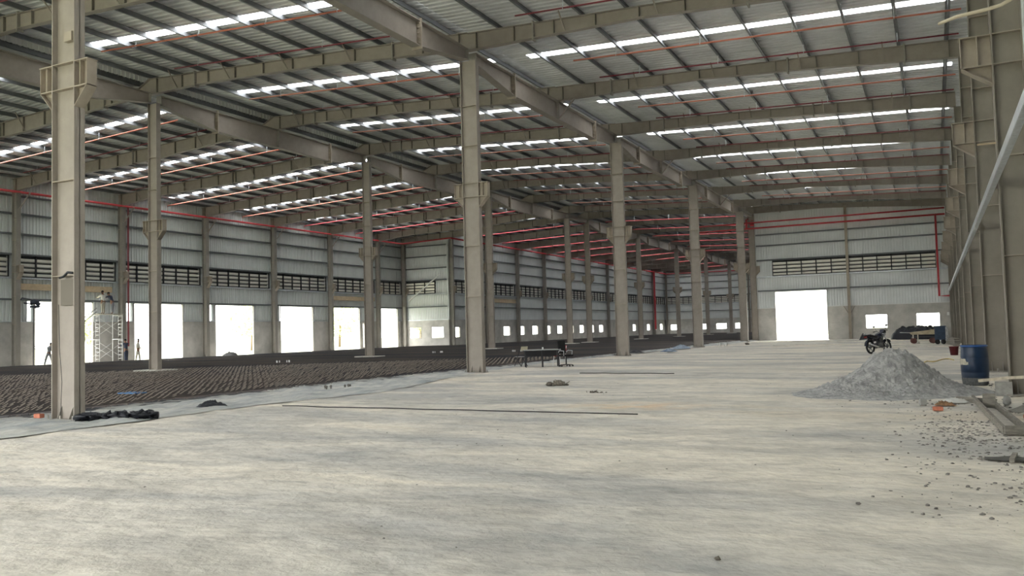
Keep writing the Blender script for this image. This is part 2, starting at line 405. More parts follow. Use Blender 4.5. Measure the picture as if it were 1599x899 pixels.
girts(XLB, 'y', 1, YJ+0.2, YEND-0.2, GZ, 'the long wall with paired small windows')
girts(YJ, 'x', -1, XL+0.2, XLB-0.1, GZ, 'the short recessed wall')
girts(YEND, 'x', -1, XLB+0.2, XC-0.2, GZ, 'the farthest end wall')
girts(YJ, 'x', -1, XC+0.4, XRW-0.2, [4.95, 6.34, 8.03, 9.5, 10.6], 'the end wall behind the motorcycle', ())
# white flashing on top of the concrete base
for nm, args in (('trim_1', (XL, 'y', 1, 30, YJ, opL)), ('trim_2', (XLB, 'y', 1, YJ, YEND, opB)), ('trim_3', (YJ, 'x', -1, XC+0.2, XRW, opE)), ('trim_4', (YJ, 'x', -1, XL, XLB, []))):
    mb = MB(); fx, ax, inw, a0, a1, hs = args
    for p, q, _, _ in wall_panels(a0, a1, DADO-0.02, DADO+0.03, hs): wallbox(mb, fx, ax, inw, p, q, DADO-0.02, DADO+0.03, 0.12, -0.05)
    tag(mb.build(nm, white if nm == 'trim_3' else galv), kind='structure')

# louvre bands
def louvre(fixed, axis, inward, a0, a1, label, group, step=1.33):
    L_ = a1-a0; n = max(1, round(L_/step))
    loc = (fixed, a0, 6.42) if axis == 'y' else (a0, fixed, 6.42)
    root = empty('louvre_panel', loc, 0, label, 'louvre', group)
    H = 1.53
    def P(a, dpt, z):     # local coords: along, depth inward, up
        return (inward*dpt, a, z) if axis == 'y' else (a, inward*dpt, z)
    def lbox(mb, a, b, d0, d1, z0, z1):
        p = P(a, d0, z0); q = P(b, d1, z1)
        mb.box(min(p[0], q[0]), max(p[0], q[0]), min(p[1], q[1]), max(p[1], q[1]), z0, z1)
    fr = MB()
    lbox(fr, 0, L_, 0.0, 0.10, 0, 0.05); lbox(fr, 0, L_, 0.0, 0.10, H-0.05, H)
    for i in range(n+1):
        a = L_*i/n; lbox(fr, max(0, a-0.045), min(L_, a+0.045), 0.03, 0.14, 0, H)
    fr.build('frame', dark, root)
    sl = MB(); nb = 4
    for i in range(nb):
        z = 0.07+i*(H-0.1)/nb
        vs = [P(0.02, -0.10, z-0.05), P(L_-0.02, -0.10, z-0.05), P(L_-0.02, 0.0, z+0.02), P(0.02, 0.0, z+0.02), P(L_-0.02, 0.03, z+0.20), P(0.02, 0.03, z+0.20)]
        sl.add(vs, [(0, 1, 2, 3), (3, 2, 4, 5)])
    sl.build('slats', louvm, root)
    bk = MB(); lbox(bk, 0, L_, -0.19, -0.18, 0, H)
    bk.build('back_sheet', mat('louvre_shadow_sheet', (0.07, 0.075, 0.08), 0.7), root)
i = 0
for a, b in louL:
    if b > 34:
        louvre(XL, 'y', 1, a, b, 'louvre band high on the doorway wall, %s bay from the scaffold side' % nth(i), 'louvre bands above the tall doorways'); i += 1
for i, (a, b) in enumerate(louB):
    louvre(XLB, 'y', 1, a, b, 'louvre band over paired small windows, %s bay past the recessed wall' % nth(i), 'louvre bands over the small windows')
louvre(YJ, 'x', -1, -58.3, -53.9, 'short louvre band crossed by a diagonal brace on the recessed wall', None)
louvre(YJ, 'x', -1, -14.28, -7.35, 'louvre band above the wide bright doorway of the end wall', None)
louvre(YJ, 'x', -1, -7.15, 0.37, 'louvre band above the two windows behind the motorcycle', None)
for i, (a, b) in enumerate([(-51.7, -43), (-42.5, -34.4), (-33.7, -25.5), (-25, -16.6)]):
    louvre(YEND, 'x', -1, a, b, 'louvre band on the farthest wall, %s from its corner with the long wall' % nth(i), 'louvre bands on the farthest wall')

# ------------------------------------------------------------------ structure: roof sheets and skylights
def sheet(mb, x0, x1, y0, y1, zf, ph=0.0):
    per = 0.333; pts = []; a = math.floor(y0/per)*per
    while a < y1:
        for da, h in ((0, 0), (0.20, 0), (0.235, 0.06), (0.30, 0.06)):
            if y0 < a+da < y1: pts.append((a+da, h))
        a += per
    pts = [(y0, 0)]+pts+[(y1, 0)]
    vs = []
    for y, h in pts:
        for x in (x0, x1): vs.append((x, y, zf(x)+PD+0.02+h))
    mb.add(vs, [(2*i, 2*i+1, 2*i+3, 2*i+2) for i in range(len(pts)-1)])
SKYW = 0.55
def roof_bay(name, x0, x1, frames, zf, offs, sx0, sx1, lab, grp, vis0=0):
    mb = MB(); k = 0
    for a, b in zip(frames, frames[1:]):
        if b-a < 7: sheet(mb, x0, x1, a, b, zf); continue
        s0 = a+offs+0.16; s1 = s0+SKYW
        sheet(mb, x0, x1, a, s0, zf); sheet(mb, x0, x1, s1, b, zf)
        sheet(mb, x0, sx0, s0, s1, zf); sheet(mb, sx1, x1, s0, s1, zf)
        q = MB(); sheet(q, sx0, sx1, s0, s1, zf)
        tag(q.build('skylight', skym), 'bright skylight strip over %s, %s counted from the camera end' % (lab, nth(k)), 'skylight', grp); k += 1
    tag(mb.build(name, roofm), kind='structure')
fa = FA+[YJ+0.35]
roof_bay('ceiling_sandy_bay', XC-0.3, XRW+0.2, fa, top_R, 3.95, XC+0.6, XR-0.1, 'the sandy bay', 'skylights over the sandy bay')
roof_bay('ceiling_middle_bay', -34.9, XC-0.3, FA+[YJ]+FB[1:-1]+[YEND+0.4], top_M, 3.95, -33.2, XC-0.9, 'the middle bay', 'skylights over the middle bay')
roof_bay('ceiling_doorway_bay', XL-0.3, -35.5, fa, top_L, 3.95, XL+1.0, -37.0, 'the doorway bay', 'skylights over the doorway bay')
roof_bay('ceiling_far_bay', XLB-0.3, -35.5, FB[:-1]+[YEND+0.4], top_L, 3.95, XLB+1.0, -37.0, 'the far window bay', 'skylights over the far bay')
# raised strip between the two roofs
mb = MB(); corr_wall(mb, -34.9, 'y', -1, YB0, YEND, 14.52, 15.02)
tag(mb.build('trim_5', white), kind='structure')  # white colour stands in for light this dim strip does not get
mb = MB(); mb.box(-35.9, -34.95, YB0, YEND, 14.28, 14.30); mb.box(-35.92, -35.9, YB0, YEND, 14.28, 14.5); mb.box(-34.97, -34.95, YB0, YEND, 14.28, 14.5)
mb.box(-36.3, -34.6, YB0, YEND, 15.18, 15.20); mb.box(-36.3, -36.28, YB0, YEND, 14.5, 15.18); mb.box(-34.96, -34.94, YB0, YEND, 15.0, 15.19)  # closed cap side added out of sight to keep sky glare out
tag(mb.build('roof_gutter', purlinm), 'dark galvanised valley gutter running between the two roofs', 'gutter')

# ------------------------------------------------------------------ purlins
def purlin(x, y0, y1, zf, label, group):
    z = zf(x); mb = MB()
    mb.box(x-0.006, x+0.006, y0, y1, 0, PD)
    mb.box(x-0.006, x+0.075, y0, y1, 0, 0.010); mb.box(x-0.075, x+0.006, y0, y1, PD-0.01, PD)
    mb.box(x+0.065, x+0.075, y0, y1, 0.01, 0.03)
    tag(mb.build('purlin', purlinm, None, (0, 0, z)), label, 'purlin', group)
def purlins(x0, x1, n, y0, y1, zf, where, frm):
    for i in range(n):
        x = x0+(x1-x0)*i/(n-1)
        purlin(x, y0, y1, zf, 'grey roof purlin over %s, %s from %s' % (where, nth(i), frm), 'purlins over '+where)
purlins(-14.85, 0.95, 10, YB0, YJ, top_R, 'the sandy bay', 'the middle column row')
purlins(-17.0, -34.3, 11, YB0, YJ, top_M, 'the middle bay', 'the middle column row')
purlins(-36.2, XL+0.5, 14, YB0, YJ, top_L, 'the doorway bay', 'the valley gutter')
purlins(-17.0, -34.3, 11, YJ+0.2, YEND, top_M, 'the far end of the middle bay', 'the dividing wall')
purlins(-36.2, XLB+0.5, 10, YJ+0.2, YEND, top_L, 'the far window bay', 'the valley gutter')

# ------------------------------------------------------------------ rafters
def lerp_prof(prof, x):
    for (a, za), (b, zb) in zip(prof, prof[1:]):
        if a <= x <= b: return za+(zb-za)*(x-a)/(b-a)
    return prof[0][1] if x < prof[0][0] else prof[-1][1]
def rafter(bot, top, x0, x1, label, group, splices=(), m_=paint, braces=True, extra=None, stiff=1.75, bx=()):
    """mesh made at y=0; returns the root"""
    root = empty('roof_rafter', (0, 0, 0), 0, label, 'rafter', group)
    xs = sorted(set([x0, x1]+[p[0] for p in bot if x0 < p[0] < x1]+[p[0] for p in top if x0 < p[0] < x1]))
    w_ = MB(); fb = MB(); st = MB()
    for a, b in zip(xs, xs[1:]):
        za, zb, ta, tb = lerp_prof(bot, a), lerp_prof(bot, b), lerp_prof(top, a), lerp_prof(top, b)
        w_.prism([(a, za), (b, zb), (b, tb), (a, ta)], 'y', -0.006, 0.006)
        fb.prism([(a, za), (b, zb), (b, zb+0.022), (a, za+0.022)], 'y', -0.125, 0.125)
        fb.prism([(a, ta-0.022), (b, tb-0.022), (b, tb), (a, ta)], 'y', -0.125, 0.125)
    n = int((x1-x0)/stiff)
    for i in range(n+1):
        x = x0+0.4+i*(x1-x0-0.8)/max(n, 1)
        if min([abs(x-s) for s in splices]+[9]) < 0.3: continue
        MB().box(x-0.010, x+0.010, -0.118, 0.118, lerp_prof(bot, x)+0.02, lerp_prof(top, x)-0.02).build('stiffener', stiffm, root)
    w_.build('web', m_, root); fb.build('flanges', m_, root)
    for s in splices:
        q = MB(); q.box(s-0.03, s+0.03, -0.14, 0.14, lerp_prof(bot, s)-0.10, lerp_prof(top, s)+0.06)
        for k in range(5):
            z = lerp_prof(bot, s)+0.04+k*0.13
            for yy in (-0.08, 0.08): q.box(s-0.05, s+0.05, yy-0.015, yy+0.015, z-0.015, z+0.015)
        q.build('splice_plate', paintg, root)
    for x in bx:
        q = MB(); q.bar((x, -0.62, lerp_prof(top, x)+0.10), (x+0.02, -0.09, lerp_prof(bot, x)+0.05), 0.045, 0.045)
        q.build('fly_brace', paint, root)
    return root
botR = [(XC, 12.84), (-9, 12.82), (-4, 12.50), (XR+0.1, 12.06)]
topR = [(XC, top_R(XC)), (XR+0.1, top_R(XR+0.1))]
botM = [(-35.9, 13.76), (-33.4, 13.78), (-31, 13.80), (-24, 13.50), (-17.6, 13.0), (XC, 12.84)]
topM = [(-35.9, 13.84), (-34.3, top_M(-34.3)-0.02), (XC, top_M(XC))]
botL = [(XL+0.05, 12.48), (-54, 12.95), (-44, 13.2), (-37.4, 13.68), (-34.9, 13.78)]
topL = [(XL+0.05, top_L(XL)), (-37.0, top_L(-37.0)), (-34.9, 13.9)]
botB = [(XLB+0.05, 12.8), (-49, 13.1), (-44, 13.25), (-37.4, 13.68), (-34.9, 13.78)]
topB = [(XLB+0.05, top_L(XLB)), (-37.0, top_L(-37)), (-34.9, 13.9)]
def place_rafters(proto, frames, fmt, skip=()):
    first = True
    for i, y in enumerate(frames):
        o = proto if first else copy_tree(proto)
        first = False
        o.location = (0, y, 0); o['label'] = fmt % nth(i)
VA = [f for f in FA if f > 15]
R_ = rafter(botR, topR, XC, XR+0.1, '', 'rafters over the sandy bay', (-13.3, -5.2, -0.6), bx=(-12, -8.4, -4.7, -1.4))
place_rafters(R_, VA+[YJ-0.15], 'beige steel rafter over the sandy bay, %s one in view from the camera end')
M_ = rafter(botM, topM, -35.9, XC, '', 'rafters over the middle bay', (-31.2, -19.8), bx=(-32.4, -29.0, -25.5, -22.0, -18.6))
place_rafters(M_, VA+FB, 'beige steel rafter over the middle bay, %s one in view from the camera end')
L_ = rafter(botL, topL, XL+0.05, -34.9, '', 'rafters over the doorway bay', (-53.0, -46.2, -37.6), bx=(-56, -51, -44, -40))
place_rafters(L_, [f for f in VA if f > 25]+[YJ-0.12], 'beige steel rafter over the doorway bay, %s one in view from the camera end')
B_ = rafter(botB, topB, XLB+0.05, -34.9, '', 'rafters over the far window bay', (-46.2, -37.6), bx=(-48, -44, -40))
place_rafters(B_, FB[1:], 'beige steel rafter over the far window bay, %s one past the recessed wall')

# ------------------------------------------------------------------ columns
def column(x, y, h, d, wf, label, cat_grp, brackets=(-1, 1), bl=0.38, rz=0, m_=paint, plinth=False, bz=(7.50, 6.95, 6.55), patch=False, stz=(3.0, 5.0, 9.0, 10.6)):
    root = empty('steel_column', (x, y, 0), rz, label, 'column', cat_grp)
    mb = MB(); mb.box(-d/2, d/2, -0.008, 0.008, 0.03, h); mb.build('web', m_, root)
    for s in (-1, 1):
        mb = MB(); mb.box(min(s*d/2, s*(d/2-0.025)), max(s*d/2, s*(d/2-0.025)), -wf/2, wf/2, 0.03, h); mb.build('flange', m_, root)
    for z in tuple(stz)+tuple(bz[:2]):
        MB().box(-d/2+0.025, d/2-0.025, -wf/2*0.96, wf/2*0.96, z-0.010, z+0.010).build('stiffener', bracketm, root)
    mb = MB(); mb.box(-d/2-0.07, d/2+0.07, -wf/2-0.09, wf/2+0.09, 0.0, 0.03)
    for bx_ in (-d/2-0.03, d/2+0.03, 0):
        for by in (-wf/2-0.05, wf/2+0.05): mb.lathe([(0.0, 0.11), (0.022, 0.11), (0.022, 0.03)], (bx_, by, 0), 6)
    for s in (-1, 1):
        for gx in (-d/4, d/4): mb.prism([(s*0.008, 0.03), (s*wf/2, 0.03), (s*0.008, 0.30)], 'x', gx-0.006, gx+0.006)
    mb.build('base_plate', paintg, root)
    for s in brackets:
        mb = MB(); e = s*(d/2+bl); a = s*d/2; m2 = s*(d/2+bl*0.45); zt, zm, zb = bz
        lo = lambda p, q: (min(p, q), max(p, q))
        mb.box(*lo(a, e+s*0.03), -wf/2, wf/2, zt-0.02, zt); mb.box(*lo(a, e), -wf/2, wf/2, zm-0.015, zm+0.01)
        mb.prism([(a, zm), (e, zm), (e, zt-0.02), (a, zt-0.02)], 'y', -0.01, 0.01)
        mb.prism([(a, zb), (e, zm), (a, zm)], 'y', -0.01, 0.01)
        mb.box(*lo(m2-0.008, m2+0.008), -wf/2*0.95, wf/2*0.95, zm, zt); mb.box(*lo(e-0.006, e+0.006), -wf/2*0.95, wf/2*0.95, zm, zt)
        # sloping lower flange
        mb.add([(a, -wf/2, zb), (e, -wf/2, zm), (e, wf/2, zm), (a, wf/2, zb), (a, -wf/2, zb-0.02), (e, -wf/2, zm-0.02), (e, wf/2, zm-0.02), (a, wf/2, zb-0.02)],
               [(0, 1, 2, 3), (7, 6, 5, 4), (0, 4, 5, 1), (2, 6, 7, 3), (1, 5, 6, 2), (0, 3, 7, 4)])
        mb.build('bracket', bracketm, root)
    if plinth:
        mb = MB(); mb.box(-d/2-0.5, d/2+0.5, -wf/2-0.5, wf/2+0.5, -0.01, 0.19)
        mb.build('concrete_pad', mat('pale_concrete', (0.62, 0.61, 0.56), 0.9, 0, 0.1, 3), root, label='pale concrete pad')
    return root
CF = [Y0, Y0+2*HL, Y0+4*HL, Y0+6*HL, Y0+8*HL]
clab = ['tall steel column beside the black bundle, biggest of its row', 'steel column at the rebar edge just before the desk', 'steel column behind the desk chairs at the mat edge', 'steel column just past the crumpled blue tarpaulin', 'steel column closest before the end wall corner']
for i, y in enumerate(CF): column(XC, y, 12.45, 0.72, 0.25, clab[i], 'columns between sandy floor and rebar')
k0 = [o for o in COL.objects if o.name == 'steel_column'][0]
MB().box(-0.10, 0.30, -0.10, -0.02, 2.38, 2.92).build('patch_plate', mat('bare_patch', (0.16, 0.145, 0.12), 0.85), k0, label='darker square patch plate')
MB().tube([(-0.10, -0.12, 2.96), (0.05, -0.14, 2.98), (0.18, -0.14, 3.06), (0.33, -0.13, 3.04)], 0.026, 8).build('rag', blackp, k0)
MB().tube([(-0.12, -0.13, 2.4), (-0.08, -0.14, 1.5), (0.0, -0.14, 0.8), (-0.02, -0.16, 0.1)], 0.006, 5).build('wire', dark, k0)
MB().box(0.02, 0.26, -0.12, -0.02, 7.95, 8.15).build('lug', bracketm, k0)
column(XC, YJ-0.1, 12.8, 0.6, 0.25, 'corner steel column where the end wall meets the open bay', 'columns between sandy floor and rebar')
for i, y in enumerate(CF[1:]): column(XM, y, 13.3, 0.60, 0.26, 'steel column standing in the rebar field, %s from the scaffold end' % nth(i), 'columns in the rebar field', plinth=True)
for i, y in enumerate(FB[0:9:2]): column(XM, y, 13.3, 0.60, 0.26, 'steel column in the far half of the rebar field, %s past the paired columns' % nth(i), 'columns in the rebar field', plinth=True)
for i, y in enumerate([f for f in FA if f > 30]+[YJ-0.25]):
    column(XL+0.42, y, 12.5, 0.5, 0.34, 'steel wall column between tall doorways, %s from the scaffold end' % nth(i), 'columns on the doorway wall', (1,), 0.35, bz=(7.2, 6.7, 6.2), m_=paintg)
for i, y in enumerate(FB[:-1]):
    column(XLB+0.38, y+(0.25 if i == 0 else 0), 12.85, 0.5, 0.34, 'steel wall column between small windows, %s past the recessed wall' % nth(i), 'columns on the small window wall', (1,), 0.35, bz=(7.2, 6.7, 6.2), m_=paintg)
for i, x in enumerate((-51.5, -42.75, XM, -25.2)):
    column(x, YEND-0.3, 13.6, 0.3, 0.5, 'slim steel post on the farthest end wall, %s from the long wall corner' % nth(i), 'posts on the farthest wall', ())
for i, y in enumerate([f for f in FA if f > 5]+[YJ-0.3]):
    column(XR+0.29, y, 12.05, 0.58, 0.30, 'steel column of the close row beside the blue drum, %s from the camera end' % nth(i), 'columns of the row beside the blue drum', (-1,), 0.57, bz=(7.6, 6.95, 6.55), m_=paintr, stz=(2.9, 5.0, 8.6, 9.6, 10.8))
# slim wind post of the end wall
w0 = empty('wall_post', (-7.26, YJ-0.22, 0), 0, 'slim beige post in the middle of the end wall beside the bright doorway', 'post')
mb = MB(); mb.box(-0.11, 0.11, -0.012, 0.012, 0.02, 12.9); mb.box(-0.12, -0.10, -0.12, 0.12, 0.02, 12.9); mb.box(0.10, 0.12, -0.12, 0.12, 0.02, 12.9); mb.build('post', paint2, w0)
for s in (-1, 1):
    mb = MB(); mb.bar((s*0.12, 0, 2.5), (s*0.5, 0.1, 3.15), 0.06, 0.06); mb.build('knee_brace', paint, w0)
mb = MB(); mb.box(-0.2, 0.2, -0.16, 0.16, 0, 0.02); mb.build('base_plate', paintg, w0)

# ------------------------------------------------------------------ girders along the column rows
def girder(xc, ya, yb, zb, zbc, zt, hl, label, group, m_=paint, wf=0.36):
    root = empty('steel_girder', (xc, ya, zb), 0, label, 'girder', group)
    Lg = yb-ya; e = 0.30
    prof = [(e, zbc-zb), (hl, 0), (Lg-hl, 0), (Lg-e, zbc-zb)]
    w_ = MB(); f_ = MB(); st = MB(); T = zt-zb
    for (a, za), (b, zb_) in zip(prof, prof[1:]):
        w_.prism([(a, za), (b, zb_), (b, T), (a, T)], 'x', -0.008, 0.008)
        f_.prism([(a, za), (b, zb_), (b, zb_+0.025), (a, za+0.025)], 'x', -wf/2, wf/2)
    f_.prism([(e, T-0.025), (Lg-e, T-0.025), (Lg-e, T), (e, T)], 'x', -wf/2, wf/2)
    w_.build('web', m_, root); f_.build('flanges', m_, root)
    for y in (e+0.01, Lg/2, Lg-e-0.01):
        MB().box(-wf/2*0.95, wf/2*0.95, y-0.01, y+0.01, lerp_prof(prof, y), T).build('stiffener', paintg, root)
    for y in (hl, Lg-hl):
        q = MB(); q.box(-wf/2-0.03, wf/2+0.03, y-0.035, y+0.035, -0.10, T+0.08)
        for k in range(5):
            z = 0.12+k*(T-0.2)/4
            for s in (-1, 1):
                q.prism([(y-0.14, z), (y, z-0.05), (y, z+0.05)] , 'x', s*0.09-0.01, s*0.09+0.01)
                q.lathe([(0, 0.07), (0.03, 0.07), (0.03, -0.07), (0, -0.07)], (s*0.13, y, z), 6, 'y')
        q.build('splice_plate', bracketm, root)
    return root
for i, (a, b) in enumerate(zip([Y0-2*HL]+CF, CF)):
    girder(XC, a, b, 11.90, 12.38, 12.84, 3.8, 'haunched girder above the sandy floor edge columns, %s from the camera end' % nth(i), 'girders above the sandy floor edge row')
for i, (a, b) in enumerate(zip([Y0]+CF[1:], CF[1:])):
    girder(XM, a, b, 12.70, 13.28, 13.76, 4.0, 'haunched girder above the rebar field columns, %s span from the scaffold end' % nth(i), 'girders above the rebar field row')
for i, (a, b) in enumerate(zip(FB[0:9:2], FB[2:11:2])):
    girder(XM, a, b, 12.70, 13.28, 13.76, 4.0, 'haunched girder above the rebar field columns, %s span past the paired columns' % nth(i), 'girders above the rebar field row')
mb = MB(); mb.box(XC-0.15, XC+0.15, CF[-1]+0.2, YJ-0.3, 12.5, 12.82)
tag(mb.build('tie_beam', paintg), 'short tie beam joining the last two columns before the end wall', 'beam')
mb = MB(); mb.box(XM-0.15, XM+0.15, CF[-1]+0.2, YJ-0.3, 13.35, 13.72)
tag(mb.build('tie_beam', paintg), 'short tie beam joining the paired columns in the rebar field', 'beam')
# knee braces under the girder, beside rafters landing mid-span
for i, y in enumerate([f for f in FA if f > 15][0::2]):
    mb = MB(); mb.bar((XC+0.15, y+0.02, 11.98), (XC+0.95, y, 12.84), 0.07, 0.07)
    tag(mb.build('knee_brace', paint), 'short strut from girder to rafter above the sandy edge, %s from the camera end' % nth(i), 'strut', 'struts at the girder')

# ------------------------------------------------------------------ sprinkler and hydrant pipes
def pipe(name, pts, r, m_, label, group=None, hang=None, zf=None):
    pts = [Vector(p) for p in pts]; o = pts[0].copy()
    root = empty(name, o, 0, label, 'pipe', group)
    MB().tube([p-o for p in pts], r, 8).build('pipe_run', m_, root)
    if hang:
        for x in hang:
            a, b = pts[-2], pts[-1]; t = (x-a.x)/(b.x-a.x); p = a+(b-a)*t
            q = MB(); q.bar(p-o+Vector((0, 0, r)), (p.x-o.x, p.y-o.y, zf(p.x)-o.z), 0.035, 0.008); q.torus((p.x-o.x, p.y-o.y, p.z-o.z), r+0.012, 0.012, 'x', 12, 4)
            q.build('hanger', galv, root)
    return root
PR = 0.036
for i, f in enumerate([f for f in FA[:-1] if f > 18]):
    zR = lambda x: top_R(x)-0.42
    pipe('sprinkler_pipe', [(-13.2, f+3.75, zR(-13.2)), (XR, f+3.75, zR(XR))], PR, orangep, 'orange sprinkler pipe under the sandy bay skylights, %s from the camera end' % nth(i), 'orange sprinkler pipes of the sandy bay', [-11.3, -7.8, -4.3, -0.8], top_R)
    pipe('sprinkler_pipe', [(-13.2, f+6.9, zR(-13.2)+0.1), (XR, f+6.9, zR(XR)+0.1)], PR*0.85, darkred, 'dark red pipe before a sandy bay rafter, %s from the camera end' % nth(i), 'dark red sprinkler pipes of the sandy bay', [-11.3, -7.8, -4.3, -0.8], top_R)
for i, f in enumerate([f for f in FA[:-1] if f > 10]):
    zM = lambda x: top_M(x)-0.40
    pipe('sprinkler_pipe', [(-31.4, f+3.75, zM(-31.4)), (-18.2, f+3.75, zM(-18.2))], PR, orangep, 'orange sprinkler pipe under the middle bay skylights, %s from the camera end' % nth(i), 'orange sprinkler pipes of the middle bay', [-29.3, -25.7, -22.2, -18.8], top_M)
    pipe('sprinkler_pipe', [(-30.8, f+7.1, zM(-30.8)+0.1), (-18.2, f+7.1, zM(-18.2)+0.1)], PR*0.85, darkred, 'dark red sprinkler pipe before a middle bay rafter, %s from the camera end' % nth(i), 'dark red sprinkler pipes of the middle bay', [-29.3, -25.7, -22.2, -18.8], top_M)
for i, f in enumerate([f for f in FA[:-1] if f > 25]):
    zL = lambda x: min(top_L(x)-0.42, 13.0+0.048*(x-XL))
    pipe('sprinkler_pipe', [(XL+0.5, f+4.5, 12.5), (XL+0.5, f+4.5, 13.08), (-37.5, f+4.5, zL(-37.5))], 0.042, orangep if i < 4 else redp, 'sprinkler branch rising from the wall main over the doorway bay, %s from the camera end' % nth(i), 'sprinkler branches of the doorway bay', [-54, -49, -44, -39], top_L)
    pipe('sprinkler_pipe', [(-55.5, f+7.4, zL(-55.5)+0.2), (-37.5, f+7.4, zL(-37.5)+0.2)], PR*0.85, darkred, 'thin dark red pipe over the doorway bay, %s from the camera end' % nth(i), 'dark red sprinkler pipes of the doorway bay', [-54, -49, -44, -39], top_L)
for i, f in enumerate(FB[:-1]):
    zL = lambda x: min(top_L(x)-0.42, 13.2+0.048*(x-XLB))
    pipe('sprinkler_pipe', [(XLB+0.5, f+4.5, 12.8), (XLB+0.5, f+4.5, 13.45), (-36.0, f+4.5, 13.95)], 0.036, redp, 'red sprinkler branch over the far window bay, %s past the recessed wall' % nth(i), 'sprinkler branches of the far window bay', [-48, -44, -40], top_L)
    if i < 6: pipe('sprinkler_pipe', [(-33.5, f+4.5, 13.9), (-18, f+4.5, 13.3)], 0.036, redp, 'red sprinkler pipe over the far middle bay, %s past the end wall line' % nth(i), 'sprinkler pipes of the far middle bay', [-30, -26, -22], top_M)
pipe('fire_main', [(XL+0.62, 30, 12.42), (XL+0.62, YJ-0.7, 12.66), (XLB+0.9, YJ-0.7, 12.9)], 0.085, redp, 'thick red fire main along the top of the doorway wall')
pipe('fire_main', [(XLB+0.8, YJ-0.4, 12.9), (XLB+0.8, YEND-0.6, 13.0), (XC-1, YEND-0.6, 12.9)], 0.10, redp, 'thick red fire main along the top of the small window wall')
pipe('drop_pipe', [(XL+0.75, 46.1+0.9, 12.4), (XL+0.75, 46.1+0.9, 1.2)], 0.07, darkred, 'dark red drop pipe beside the column next to the scaffold')
pipe('drop_pipe', [(XLB+0.9, 168.3, 12.9), (XLB+0.9, 168.3, 1.2)], 0.20, redp, 'wide red riser near the far corner of the building')
pipe('fire_main', [(-21.5, YJ-0.65, 11.85), (XR-0.05, YJ-0.65, 11.85)], 0.075, redp, 'upper red pipe across the end wall above the doorway')
pipe('fire_main', [(-21.5, YJ-0.65, 11.28), (XR-0.05, YJ-0.65, 11.28)], 0.085, redp, 'lower red pipe across the end wall above the doorway')
pipe('drop_pipe', [(0.5, YJ-0.75, 11.25), (0.5, YJ-0.75, 3.78), (XR, YJ-0.75, 3.78)], 0.085, redp, 'red drop pipe with an elbow at the end wall corner')
vr = empty('valve_assembly', (XC-0.35, YJ-0.65, 11.30), 0, 'red valve cluster where pipes meet at the end wall corner column', 'valve')
MB().tube([(0, 0, 0), (0, 0, 0.9), (0.2, 0, 1.0)], 0.09, 8).build('riser', redp, vr)
MB().lathe([(0, -0.18), (0.16, -0.18), (0.16, 0.18), (0, 0.18)], (0.55, 0, 0.35), 12, 'x').build('valve_body', redp, vr)
MB().torus((0.55, 0, 0.75), 0.14, 0.02, 'z', 16, 6).build('hand_wheel', redp, vr)

q = MB(); q.box(1.05, 1.25, YJ-0.10, YJ, 2.0, 2.3); tag(q.build('junction_box', white), 'small white junction box on the end wall beside the second window', 'box')
# galvanised rail along the row beside the drum
r_ = empty('galvanised_rail', (1.16, 8.0, 4.46), 0, 'bright galvanised channel rail running along the closely spaced columns', 'rail')
mb = MB(); a = Vector((0, 0, 0)); b = Vector((0, 70, -0.42))
mb.bar(a, b, 0.012, 0.16); mb.bar(a+Vector((0.05, 0, 0.08)), b+Vector((0.05, 0, 0.08)), 0.10, 0.012); mb.bar(a+Vector((0.05, 0, -0.08)), b+Vector((0.05, 0, -0.08)), 0.10, 0.012)
mb.build('channel', galv, r_)
for k, y in enumerate(FA[2:10]):
    if y-8 < 0: continue
    q = MB(); t = (y-8)/70; q.box(0.0, 0.2, y-8-0.03, y-8+0.03, -0.42*t-0.06, -0.42*t+0.02); q.build('rail_bracket', paint, r_)
mb = MB(); mb.tube([(0.30, 15.6, 6.52), (0.55, 15.2, 6.46), (0.95, 15.0, 6.43), (1.15, 14.9, 6.43), (1.35, 14.8, 6.50), (1.9, 14.7, 6.62)], 0.03, 8)
tag(mb.build('conduit', mat('tan_conduit', (0.55, 0.48, 0.36), 0.6)), 'wavy tan conduit slung in front of the upper columns near the roof', 'conduit')
q = MB(); q.box(0.98, XR, 20.38, 20.42, 5.28, 5.31)
tag(q.build('stub_bar', tan), 'short tan stub bar sticking out beside the galvanised rail', 'bar')
# diagonal brace on recessed wall, tan lintels
mb = MB(); mb.bar((-57.6, YJ-0.22, 5.6), (-53.1, YJ-0.22, 8.7), 0.13, 0.13)
tag(mb.build('diagonal_brace', white), 'pale diagonal brace across the recessed wall louvre', 'brace')
for y0, y1, s in ((38.3, 45.9, 'above the doorway behind the scaffold'), (73.3, 81.2, 'above the doorway before the recessed wall')):
    mb = MB(); mb.box(XL+0.02, XL+0.24, y0, y1, 5.50, 5.95)
    tag(mb.build('lintel_beam', tan), 'tan lintel beam '+s, 'beam', 'lintel beams')
mb = MB(); mb.box(XLB+0.02, XLB+0.24, FB[1]+0.4, FB[2]-0.4, 5.45, 5.95)
tag(mb.build('lintel_beam', tan), 'tan lintel beam under the louvres of the small window wall', 'beam', 'lintel beams')
# small knee struts at the top of the wall columns
for i, y in enumerate([f for f in FA if f > 30]):
    mb = MB(); mb.bar((XL+0.7, y+0.02, 11.2), (XL+1.5, y+0.3, 12.35), 0.07, 0.07)
    tag(mb.build('knee_brace', paint), 'short strut at the head of a doorway wall column, %s from the scaffold end' % nth(i), 'strut', 'struts on the doorway wall columns')

